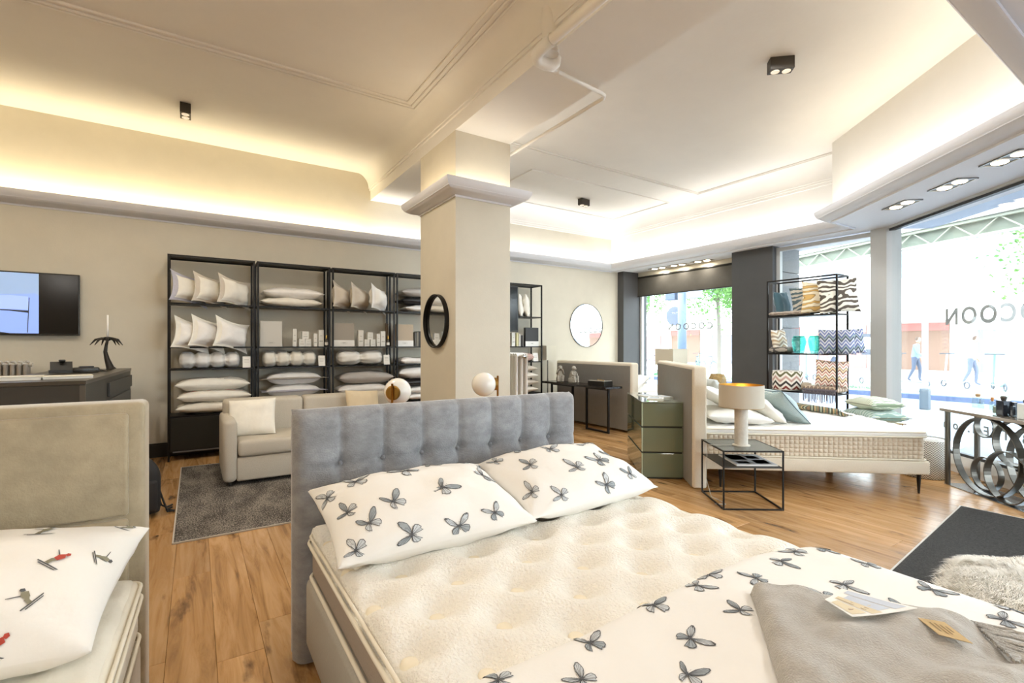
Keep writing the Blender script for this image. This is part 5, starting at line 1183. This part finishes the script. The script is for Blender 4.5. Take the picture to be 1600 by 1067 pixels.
m = M(); m.tube([(-.165, -.185, .482), (.165, -.185, .482), (.165, .185, .482), (-.165, .185, .482)], .008, 6, closed=True); m.build('brass_edge', BRASS, t)
LEA = waves('leaf_green_print', '#98a98c', '#eceadb', 13, 3); LEB = waves('leaf_blue_print', '#8ba59c', '#dfe2c0', 7, 6, c3='#aebfc4')
o, m_ = put_pillow('cushion', 'larger green leaf print cushion lying under the other on the side table', 'cushion', (6.87, 2.53, .565), (0, 0, ANG3), .60, .44, .15, [LEB], seed=150, pinch=.07); seam_piping(m_.surf).build('piping', mat('olive_piping', '#6d705c', .8), o, smooth=True)
o, m_ = put_pillow('cushion', 'smaller green striped cushion on top of the cushion stack', 'cushion', (6.88, 2.54, .70), (0, 0, ANG3 + .1), .46, .40, .15, [LEA], seed=151, pinch=.05); seam_piping(m_.surf).build('piping', mat('olive_piping', '', 0), o, smooth=True)
t = thing('ottoman', 'round ottoman in black and white herringbone at the foot of the right bed', 'pouf', (6.60, 1.97, 0)); HB_ = zig('herringbone', ['#efebe2', '#6d675f'], 14, 42, 1.0, ax='ang', az=2); M().lathe([(0, 0), (.195, 0), (.205, .01), (.205, .38), (.195, .395), (0, .40)], 48).build('cover', HB_, t, smooth=True)
m = M(); m.lathe([(.19, .39), (.20, .398), (.19, .404)], 40); m.build('piping', PAPER, t, smooth=True)
# ring console at the window
p0 = F3(3.83, 0); p0 = Vector((6.36, 1.736)); t = thing('ring_console', 'dark metal console of interlaced rings with glossy top at the right edge', 'table', (p0.x, p0.y, 0), ANG3); L = 1.5; DP = .34; RC = mat('gunmetal', '#6b675f', .35, metal=.7)
# local x runs towards the camera, local y is away from the room's glass -> use negative y towards the glass
sg = 1 if (Matrix.Rotation(ANG3, 4, 'Z') @ Vector((0, 1, 0))).xy.dot(E3) > 0 else -1
def yb(a, b_): return (min(sg * a, sg * b_), max(sg * a, sg * b_))
y0, y1 = yb(-.01, DP); M().rbox((-.06, y0, .735), (L, y1, .765), .004).build('table_top', mat('glossy_stone_top', '#8d8375', .06, coat=.6), t)
y0, y1 = yb(0, DP - .02); M().box((-.01, y0, .0), (L, y1, .008)).build('base_plate', mat('polished_plate', '#b9c2cc', .08, metal=.9), t)
for xx in (0, L - .07):
    for yy in (.0, DP - .07):
        y0, y1 = yb(yy, yy + .018)
        M().box((xx, y0, .008), (xx + .022, y1, .735)).build('leg', RC, t); M().box((xx + .030, y0, .008), (xx + .052, y1, .735)).build('leg', RC, t)
def ring(cx_, cz, r, ya, wd):
    m = M(); K = 44; y0, y1 = yb(ya, ya + wd); V = []
    for k in range(K):
        a = 2 * PI * k / K; 
        for (rr, y) in ((r, y0), (r, y1), (r - .010, y1), (r - .010, y0)): V.append((cx_ + rr * math.cos(a), y, cz + rr * math.sin(a)))
    F = [(4 * k + j, 4 * k + (j + 1) % 4, 4 * ((k + 1) % K) + (j + 1) % 4, 4 * ((k + 1) % K) + j) for k in range(K) for j in range(4)]
    m.add(V, F); return m.build('ring', RC, t, smooth=False)
ring(.42, .371, .362, .03, .06); ring(.20, .62, .112, .20, .05); ring(.235, .17, .160, .18, .05); ring(.62, .53, .20, .10, .06); ring(.80, .371, .362, .20, .06); ring(.66, .24, .23, .02, .06); ring(1.15, .371, .362, .05, .06); ring(.98, .55, .18, .15, .06)
m = M(); a = sg * .1; m.grid(lambda u, v: Vector((.56 + .3 * u, sg * (.06 + .08 * v), .36 - .03 * math.sin(PI * u))), 12, 2); m.build('cross_band', RC, t)
W3 = Matrix.Translation((p0.x, p0.y, 0)) @ Matrix.Rotation(ANG3, 4, 'Z')
def on_console(x, y): return (W3 @ Vector((x, sg * y, .7655)))
def diffuser(name, label, x, y, w_, h_, body, stopper, st_c, sr=.018, st_h=.03):
    t = thing(name, label, 'bottle', on_console(x, y), ANG3); M().rbox((-w_ / 2, -w_ / 2, 0), (w_ / 2, w_ / 2, h_), .006, 2).build('bottle_body', body, t, smooth=False)
    if stopper: M().lathe([(0, h_), (sr * .8, h_), (sr * 1.15, h_ + st_h * .7), (sr * .9, h_ + st_h), (0, h_ + st_h * 1.1)], 10).build('stopper', st_c, t)
    return t
CG = glass_mat('clear_glass', (.80, .88, .88, 1), .14); FG = mat('frosted_glass', '#e8efee', .2, coat=.4); DG = mat('navy_glass', '#2c3038', .15, coat=.6); WOOD = mat('cork_wood', '#c9a57c', .7); DW_ = mat('dark_wood', '#4c4840', .6)
diffuser('glass_bottle', 'clear square glass bottle with light wooden stopper, leftmost on ring console', .27, .10, .066, .145, CG, 1, WOOD)
diffuser('glass_bottle', 'slim clear bottle with orange wooden cap behind the first one', .30, .20, .035, .11, CG, 1, mat('orange_wood', '#c98d52', .6), .012, .035)
diffuser('glass_bottle', 'large dark blue glass bottle with dark stopper on ring console', .52, .12, .075, .14, DG, 1, DW_, .022, .036)
diffuser('glass_bottle', 'narrow dark blue bottle right of the large dark bottle', .565, .17, .035, .13, DG, 0, None)
diffuser('glass_bottle', 'shorter narrow dark bottle in front of the slim one', .60, .13, .03, .10, DG, 0, None)
diffuser('glass_bottle', 'frosted white glass bottle with dark stopper at right edge', .74, .12, .085, .135, FG, 1, DW_, .022, .034)
diffuser('glass_bottle', 'second frosted glass bottle cut off by the right edge', .86, .16, .07, .10, FG, 1, DW_, .018, .03)
for (x, y, c, l) in ((.41, .16, mat('beige_wax', '#d5cdb2', .4), 'pale beige candle in a glass tumbler on the ring console'), (.665, .20, mat('dark_wax', '#2a2724', .3), 'black candle in a glass tumbler beside frosted bottle')):
    t = thing('candle_glass', l, 'candle', on_console(x, y)); M().lathe([(0, .012), (.034, .012), (.034, .072), (0, .072)], 24).build('wax', c, t); M().lathe([(0, 0), (.033, 0), (.038, .01), (.040, .085), (.037, .085), (.035, .012), (0, .011)], 24).build('tumbler', CG, t, smooth=True)
# entrance mat, sheepskin
MT = mat('charcoal_mat', '#3b3936', 1, vary=.6, vs_=70, bump=1, bs=250)
t = thing('entrance_mat', 'large charcoal floor mat in front of the ring console', 'mat', (0, 0, 0)); M().prism([(5.565, 1.41), (3.2, 1.20), (3.25, -1.2), (5.6, -1.05)], .0006, .010).build('mat_pile', MT, t)
m = M(); m.prism([(5.575, 1.42), (3.19, 1.21), (3.19, 1.20), (5.565, 1.408)], .0006, .0115); m.prism([(3.19, 1.2), (3.24, -1.2), (3.25, -1.2), (3.2, 1.2)], .0006, .0115); m.prism([(5.565, 1.41), (5.6, -1.05), (5.61, -1.05), (5.577, 1.41)], .0006, .0115); m.build('edge_binding', mat('mat_edge', '#c7c2b6', .8), t)
st = thing('stool', 'round stool under the cream sheepskin beside the front bed', 'stool', (2.93, .45, 0)); M().lathe([(0, .30), (.25, .30), (.27, .32), (.27, .345), (0, .35)], 32).build('seat', BEDF, st, smooth=True)
for k in range(3): a = k * 2.1; M().tube([(.2 * math.cos(a), .2 * math.sin(a), .012), (.16 * math.cos(a), .16 * math.sin(a), .30)], .014, 8).build('leg', WOOD, st)
FUR = mat('sheep_wool', '#fffdf6', .95, vary=.06, vs_=14)
sk = thing('sheepskin', 'fluffy cream sheepskin lying on the stool beside the front bed', 'sheepskin', (2.93, .45, 0))
def skf(a, b_):
    q = b_ * 2 * PI; r = a * (.33 + .04 * math.sin(3 * q + 1) + .02 * math.sin(7 * q)); z = .395 + .015 * math.sin(9 * a + 3 * math.sin(q * 2)) * a - .20 * max(0, (r - .26) / .1) ** 1.5 * .6
    return Vector((r * math.cos(q), r * math.sin(q), z))
m = M(); m.grid(skf, 20, 60); m.build('hide', FUR, sk, smooth=True)
rr_ = random.Random(12); V = []; F = []
for k in range(34000):
    a = math.sqrt(rr_.random()); b_ = rr_.random(); p = skf(a, b_); ang = b_ * 2 * PI + rr_.uniform(-.9, .9); l_ = rr_.uniform(.03, .055); cl = noise.noise(p * 18) * 2
    d = Vector((math.cos(ang + cl) * (.5 + .5 * a), math.sin(ang + cl) * (.5 + .5 * a), .75)) ; d.normalize(); s_ = Vector((-math.sin(ang), math.cos(ang), 0)) * .0012
    e = p + d * l_; g = e + Vector((d.x, d.y, -.35)) * l_ * .5; i = len(V); V += [tuple(p - s_), tuple(p + s_), tuple(e + s_ * .7), tuple(e - s_ * .7), tuple(g)]; F += [(i, i + 1, i + 2, i + 3), (i + 3, i + 2, i + 4)]
m = M(); m.add(V, F); stuff(m.build('wool', FUR, sk, smooth=True))
# ================================================================== THE STREET OUTSIDE
ASPH = mat('pale_asphalt', '#767d87', .9, vary=.05, vs_=4, bump=.2, bs=60); KERB = mat('kerb_stone', '#4c5a78', .8); PAVE = mat('pavement', '#dcdad4', .9, vary=.05, vs_=2)
struct(M().box((4.0, -60, -.30), (17.3, 60, -.12)).build('ground_road', ASPH), 'grey road outside the shop windows')
kb = thing('kerb', 'blue-grey stone kerb across the road', 'kerb'); kb['kind'] = 'structure'; del kb['category']
p_ = None
for k in range(24):
    if p_ is None: p_ = M().rbox((17.2, 0, -.13), (17.5, 1.96, .02), .01).build('kerb_stone', KERB, kb, loc=(0, -14, 0))
    else: o = p_.copy(); COL.objects.link(o); o.location = (0, -14 + 2 * k, 0)
struct(M().box((17.5, -60, -.30), (60, 60, .0)).build('ground_pavement', PAVE), 'pale pavement across the road')
struct(M().prism([(8.36, 2.4), (9.6, 2.4), (9.6, 9), (8.36, 9)], -.2, -.05).build('ground_sidewalk', PAVE))
# granite pillar outside window 2
gp = thing('granite_pillar', 'grey granite cladding on the outside of the dark pier', 'pillar', (8.15, 4.55, 0)); GR = mat('granite', '#77797b', .7, vary=.2, vs_=60, bump=.2, bs=100)
for k in range(4):
    z0 = -.11 + k * .90
    M().rbox((-.26, -.38, z0), (.27, -.265, z0 + .892), .004).build('granite_slab', GR, gp); M().rbox((.09, -.26, z0), (.27, .38, z0 + .892), .004).build('granite_slab', GR, gp)
# canopy truss above the windows
tr = thing('canopy_truss', 'steel lattice girder of the canopy outside the windows', 'girder', (10.4, 1.9, 0), math.radians(-17.6)); TC = mat('truss_paint', '#b9bca9', .6); TB = mat('truss_back', '#7f8578', .8)
XT = 0; ZB, ZT = 3.17, 3.43
for z in (ZB, ZT): M().box((XT - .04, -8, z - .02), (XT + .04, 6.4, z + .02)).build('chord', TC, tr)
M().box((XT + .05, -8, ZB), (XT + .09, 6.4, ZT)).build('backing_panel', TB, tr)
for k in range(45):
    y = -8 + k * .32; m = M(); z0, z1 = (ZB, ZT) if k % 2 else (ZT, ZB); m.tube([(XT, y, z0), (XT, y + .32, z1)], .012, 5); m.build('lattice_bar', TC, tr)
cn = thing('canopy', 'dark and white canopy roof over the pavement outside', 'canopy', (0, 0, 0)); M().prism([tuple(F3(4.55, -1.5)), tuple(F3(4.55, 6)), tuple(F3(5.9, 6)), tuple(F3(5.9, -1.5))][:2] + [tuple(F3(5.9, 6)), tuple(F3(5.9, -1.5))], 3.30, 3.38).build('canopy_underside', mat('canopy_blue_grey', '#77839a', .5), cn); M().box((-.1, -8, 3.46), (.6, 6.4, 3.62)).build('canopy_fascia', PAPER, tr)
# building across the street
FAC = mat('white_render', '#f4f3f0', .9); WGL = mat('pale_window', '#75808f', .15); SHOPR = mat('faded_red_front', '#9a7672', .8); SHOPG = mat('shop_glass', '#77808f', .2); BRK = mat('brown_interior', '#7d6455', .7)
bl = thing('building', 'white rendered building with faded red shopfronts across the street', 'building', (0, 0, 0))
M().box((32, -45, 3.1), (44, 42, 16)).build('upper_wall', FAC, bl); M().box((32.6, -45, 0), (44, 42, 3.1)).build('ground_wall', FAC, bl)
M().box((31.2, -45, 2.7), (32.6, 42, 3.1)).build('shop_canopy', PAPER, bl)
for row, (z0, z1) in enumerate(((4.9, 6.7), (8.7, 10.5), (12.3, 14.0))):
    for k in range(20):
        y = -30 + k * 3.6; w_ = 2.0 if k % 3 else 1.4; m = M(); m.box((31.93, y, z0), (32.02, y + w_, z1)); f_ = m.build('window', PAPER, bl); M().box((31.91, y + .1, z0 + .1), (31.93, y + w_ - .1, z1 - .1)).build('pane', WGL, f_)
        if row == 0: M().box((31.88, y + .06, z1 - .35), (31.91, y + w_ - .06, z1 - .05)).build('blind', mat('blind_pale', '#98a3b5', .8), f_)
for k in range(20):
    y = -32 + k * 3.7; m = M().box((32.5, y, .1), (32.6, y + 2.6, 2.6)).build('shopfront', [SHOPR, SHOPR, SHOPG, BRK][k % 4], bl); M().box((32.45, y, 2.2), (32.5, y + 2.6, 2.6)).build('shop_sign', mat('sign_red', '#a86a64', .7) if k % 2 else PAPER, m)
    M().box((32.3, y + 2.7, 0), (32.5, y + 3.3, 2.7)).build('pier', PAPER, bl)
bl2 = thing('building', 'pale glass fronted building farther left across the street', 'building', (0, 0, 0)); M().box((46, 44, 0), (60, 90, 18)).build('wall', FAC, bl2)
for r_ in range(4):
    for k in range(8): f_ = M().box((45.95, 46 + k * 4, 3 + r_ * 4), (46.02, 48.5 + k * 4, 5.2 + r_ * 4)).build('window', WGL, bl2)
# trees
LEAF = mat('leaf_green', '#55803a', .8, vary=.2, vs_=2); BARK = mat('bark', '#6d665c', .9)
def tree(label, x, y, h_, cr, seed, nl=5000):
    t = thing('street_tree', label, 'tree', (x, y, 0)); rr = random.Random(seed); m = M(); m.tube([(0, 0, 0), (.03, 0, h_ * .3), (-.03, .04, h_ * .5), (0, 0, h_ * .8)], [.10, .085, .07, .03], 8)
    ends = []
    for k in range(9):
        a = rr.uniform(0, 6.3); z0 = h_ * rr.uniform(.38, .7); e = (math.cos(a) * cr * .7, math.sin(a) * cr * .7, z0 + h_ * rr.uniform(.1, .3)); m.tube([(0, 0, z0), (e[0] * .5, e[1] * .5, (z0 + e[2]) / 2 + .1), e], [.04, .025, .01], 5); ends.append(e)
    m.build('trunk', BARK, t, smooth=True); V = []; F = []
    for k in range(nl):
        e = ends[rr.randrange(len(ends))]; p = Vector(e) * rr.uniform(.75, 1.0) + Vector((rr.gauss(0, cr * .28), rr.gauss(0, cr * .28), rr.gauss(0, cr * .30))); s_ = rr.uniform(.05, .09)
        a = Vector((rr.gauss(0, 1), rr.gauss(0, 1), rr.gauss(0, 1))).normalized() * s_; b_ = a.cross(Vector((rr.gauss(0, 1), rr.gauss(0, 1), rr.gauss(0, 1)))).normalized() * s_ * .6; i = len(V)
        V += [tuple(p - a), tuple(p - b_), tuple(p + a), tuple(p + b_)]; F.append((i, i + 1, i + 2, i + 3))
    m = M(); m.add(V, F); stuff(m.build('foliage', LEAF, t))
tree('green street tree at the right edge of the slanted window', 20.2, 1.7, 7.0, 1.9, 1, 11000)
tree('slim young tree with green crown seen through the back window', 19.5, 13.1, 7.0, 1.5, 2, 4500)
tree('leafy tree at the left edge of the back window', 24.0, 21.5, 6.5, 1.8, 3, 4000)
tree('slender tree right of the young one through the back window', 24.5, 15.2, 7.8, 1.2, 4, 3000)
# planting strip
gr = M(); rr_ = random.Random(4)
for k in range(2600):
    x = 18.0 + rr_.random() * .9; y = rr_.choice((rr_.uniform(3.6, 6.2), rr_.uniform(6.4, 8.6), rr_.uniform(10, 16))); h_ = rr_.uniform(.08, .28); a = rr_.uniform(0, 6.3); gr.add([(x - .02, y, 0), (x + .02, y + .01, 0), (x + math.cos(a) * .08, y + math.sin(a) * .08, h_)], [(0, 1, 2)])
o = stuff(gr.build('grass_strip', mat('strip_green', '#5f9468', .9), None)); tag(o, 'low green plants along the kerb across the road', 'plants')
# poles, signs
PG = mat('pole_grey_blue', '#63748c', .5); PW_ = mat('pole_white', '#e6e9ee', .5)
t = thing('signal_pole', 'thick blue-grey pole with traffic signal and sign outside the back window', 'traffic signal', (12.6, 9.72, -.12)); M().cyl(0, 0, 0, 4.6, .13, 16).build('pole', PG, t, smooth=True)
M().rbox((-.12, .18, 2.95), (.12, .55, 3.45), .02).build('signal_box', mat('signal_box', '#3f4d62', .5), t); M().lathe([(0, 0), (.30, 0), (.30, .03), (0, .03)], 28).build('round_sign', mat('sign_back', '#4d5463', .5), t, loc=(.0, .30, 2.45), rot=(0, PI / 2, 0)); M().rbox((-.1, -.65, 2.95), (.1, -.25, 3.45), .02).build('signal_box', mat('signal_box_pale', '#8793a3', .5), t)
t = thing('lamp_post', 'slim white post seen through the slanted window', 'post', (14.6, 4.35, -.12)); M().cyl(0, 0, 0, 6.5, .06, 14).build('pole', PW_, t, smooth=True); M().rbox((-.09, -.09, 0), (.09, .09, .5), .02).build('post_foot', mat('foot_grey', '#56626a', .6), t)
t = thing('lamp_post', 'slim white post at the left edge of the back window', 'post', (11.5, 9.95, -.12)); M().cyl(0, 0, 0, 5, .05, 14).build('pole', PW_, t, smooth=True); M().cyl(0, 0, 0, .25, .10, 14).build('post_foot', mat('foot_grey', '', 0), t)
t = thing('street_poster', 'dark framed poster board across the street', 'poster', (30.5, 10.55, .9)); M().box((0, 0, 0), (.08, 1.3, 1.15)).build('board', mat('poster_grey', '#474c57', .6), t); M().box((-.01, .12, .3), (0, 1.18, .95)).build('poster_sheet', PAPER, t); 
for y in (.1, 1.15): M().box((.02, y, -.9), (.06, y + .05, 0)).build('post', PW_, t)
# scooters and bicycles
SCB = [mat('scooter_mint', '#5f9a86', .5), mat('scooter_white', '#9aa3ab', .5), mat('scooter_grey', '#6a7683', .5)]; TYR = mat('tyre_grey', '#4d535b', .8)
def wheel(m, x, z, r, tr_=.02, y=0): m.tube([(x + r * math.cos(a * PI / 10), y, z + r * math.sin(a * PI / 10)) for a in range(20)], tr_, 6, closed=True)
def scooter(label, x, y, rz, k):
    t = thing('kick_scooter', label, 'scooter', (x, y, 0), rz, 'parked scooters across the street'); m = M(); wheel(m, 0, .12, .10, .025); wheel(m, .95, .12, .10, .025); m.build('wheels', TYR, t, smooth=True)
    M().rbox((.12, -.08, .13), (.85, .08, .18), .02).build('deck', SCB[k % 3], t); M().tube([(.93, 0, .13), (.85, 0, .7), (.80, 0, 1.12)], .028, 8).build('stem', SCB[k % 3], t, smooth=True); M().tube([(.80, -.24, 1.13), (.80, .24, 1.13)], .018, 6).build('handlebar', TYR, t, smooth=True); M().tube([(0, 0, .24), (.12, 0, .2)], .03, 6).build('fender', SCB[k % 3], t)
for k in range(7): scooter(['first', 'second', 'third', 'fourth', 'fifth', 'sixth', 'seventh'][k] + ' parked scooter counted from the right of the slanted window', 20.6 + .3 * (k % 2), 4.2 + k * .95, .5 + .4 * (k % 3), k)
def bicycle(label, x, y, rz, k):
    t = thing('bicycle', label, 'bicycle', (x, y, 0), rz, 'parked bicycles across the street'); m = M(); wheel(m, 0, .34, .33); wheel(m, 1.05, .34, .33); m.build('wheels', TYR, t, smooth=True); m = M()
    for a, b_ in (((0, 0, .34), (.42, 0, .30)), ((.42, 0, .30), (.32, 0, .82)), ((0, 0, .34), (.35, 0, .70)), ((.42, 0, .30), (.92, 0, .72)), ((.35, 0, .72), (.90, 0, .82)), ((1.05, 0, .34), (.88, 0, .98))): m.tube([a, b_], .018, 6)
    m.build('frame', SCB[k % 3], t); M().rbox((.22, -.06, .84), (.46, .06, .89), .02).build('saddle', TYR, t); M().tube([(.82, -.26, 1.0), (.88, 0, 1.02), (.82, .26, 1.0)], .014, 6).build('handlebar', TYR, t)
for k in range(6): bicycle(['first', 'second', 'third', 'fourth', 'fifth', 'sixth'][k] + ' parked bicycle counted from the right of the back window', 20.3 + .4 * (k % 2), 11.4 + k * 1.25, .5 + .3 * (k % 3), k)
# passers-by
def person(label, x, y, rz, top, legs, seed, lean=.0):
    t = thing('person', label, 'person', (x, y, 0), rz)
    V = [(0, 0, .95), (lean * .3, 0, 1.15), (lean, 0, 1.42), (lean + .02, 0, 1.50), (.0, .10, .92), (.12, .10, .50), (.10, .10, .07), (.24, .10, .04), (.0, -.10, .92), (-.02, -.10, .50), (-.20, -.10, .10), (-.10, -.10, .04),
         (lean, .19, 1.40), (lean - .12, .24, 1.12), (lean + .05, .24, .90), (lean + .08, .24, .82), (lean, -.19, 1.40), (lean + .1, -.24, 1.12), (lean + .30, -.22, .95), (lean + .36, -.22, .90)]
    E_ = [(0, 1), (1, 2), (2, 3), (0, 4), (4, 5), (5, 6), (6, 7), (0, 8), (8, 9), (9, 10), (10, 11), (2, 12), (12, 13), (13, 14), (14, 15), (2, 16), (16, 17), (17, 18), (18, 19)]
    Rr = [.15, .14, .15, .06, .10, .065, .045, .035, .10, .065, .045, .035, .065, .045, .032, .03, .065, .045, .032, .03]
    me = bpy.data.meshes.new('body'); me.from_pydata(V, E_, []); o = bpy.data.objects.new('body', me); COL.objects.link(o)
    md = o.modifiers.new('skin', 'SKIN'); 
    for i, r_ in enumerate(Rr): me.skin_vertices[0].data[i].radius = (r_, r_)
    me.skin_vertices[0].data[0].use_root = True
    s_ = o.modifiers.new('sub', 'SUBSURF'); s_.levels = 1; s_.render_levels = 1; bpy.context.view_layer.update()
    m2 = bpy.data.meshes.new_from_object(o.evaluated_get(bpy.context.evaluated_depsgraph_get())); bpy.data.objects.remove(o)
    o = bpy.data.objects.new('body', m2); COL.objects.link(o); o.parent = t; m2.materials.clear(); m2.materials.append(top); m2.materials.append(legs); m2.materials.append(SKIN)
    for p in m2.polygons: z = p.center.z; p.use_smooth = True; p.material_index = 1 if z < .95 and abs(p.center.y) < .2 else (2 if z > 1.46 or (z < .95 and abs(p.center.y) > .2) else 0)
    hd = M().lathe([(1e-4, -.12), (.05, -.105), (.075, -.05), (.08, .0), (.075, .06), (.05, .10), (1e-4, .115)], 16).build('head', SKIN, t, smooth=True, loc=(lean + .04, 0, 1.62)); M().lathe([(.079, -.02), (.084, .02), (.078, .07), (.052, .11), (1e-4, .125)], 16).build('hair', mat('hair_brown', '#5a4a40', .9), hd, smooth=True, loc=(-.015, 0, .0))
    M().lathe([(1e-4, 0), (.014, .0), (1e-4, .03)], 8).build('nose', SKIN, hd, smooth=True, loc=(.076, 0, -.01), rot=(0, PI / 2, 0))
SKIN = mat('skin', '#b08a74', .7)
person('passer-by in a white top and grey trousers walking, right part of slanted window', 23.0, 5.55, -PI / 2, mat('top_white', '#e6e8ee', .9), mat('trousers_grey', '#5c6578', .9), 1, .08)
person('passer-by in a pale top and dark trousers near the corner post', 22.0, 9.5, PI / 2, mat('top_white', '', 0), mat('trousers_slate', '#4a5262', .9), 2)
person('passer-by in blue clothes walking behind the scooters', 23.5, 7.3, -PI / 2, mat('top_blue', '#6f7f9f', .9), mat('trousers_slate', '', 0), 3, .05)
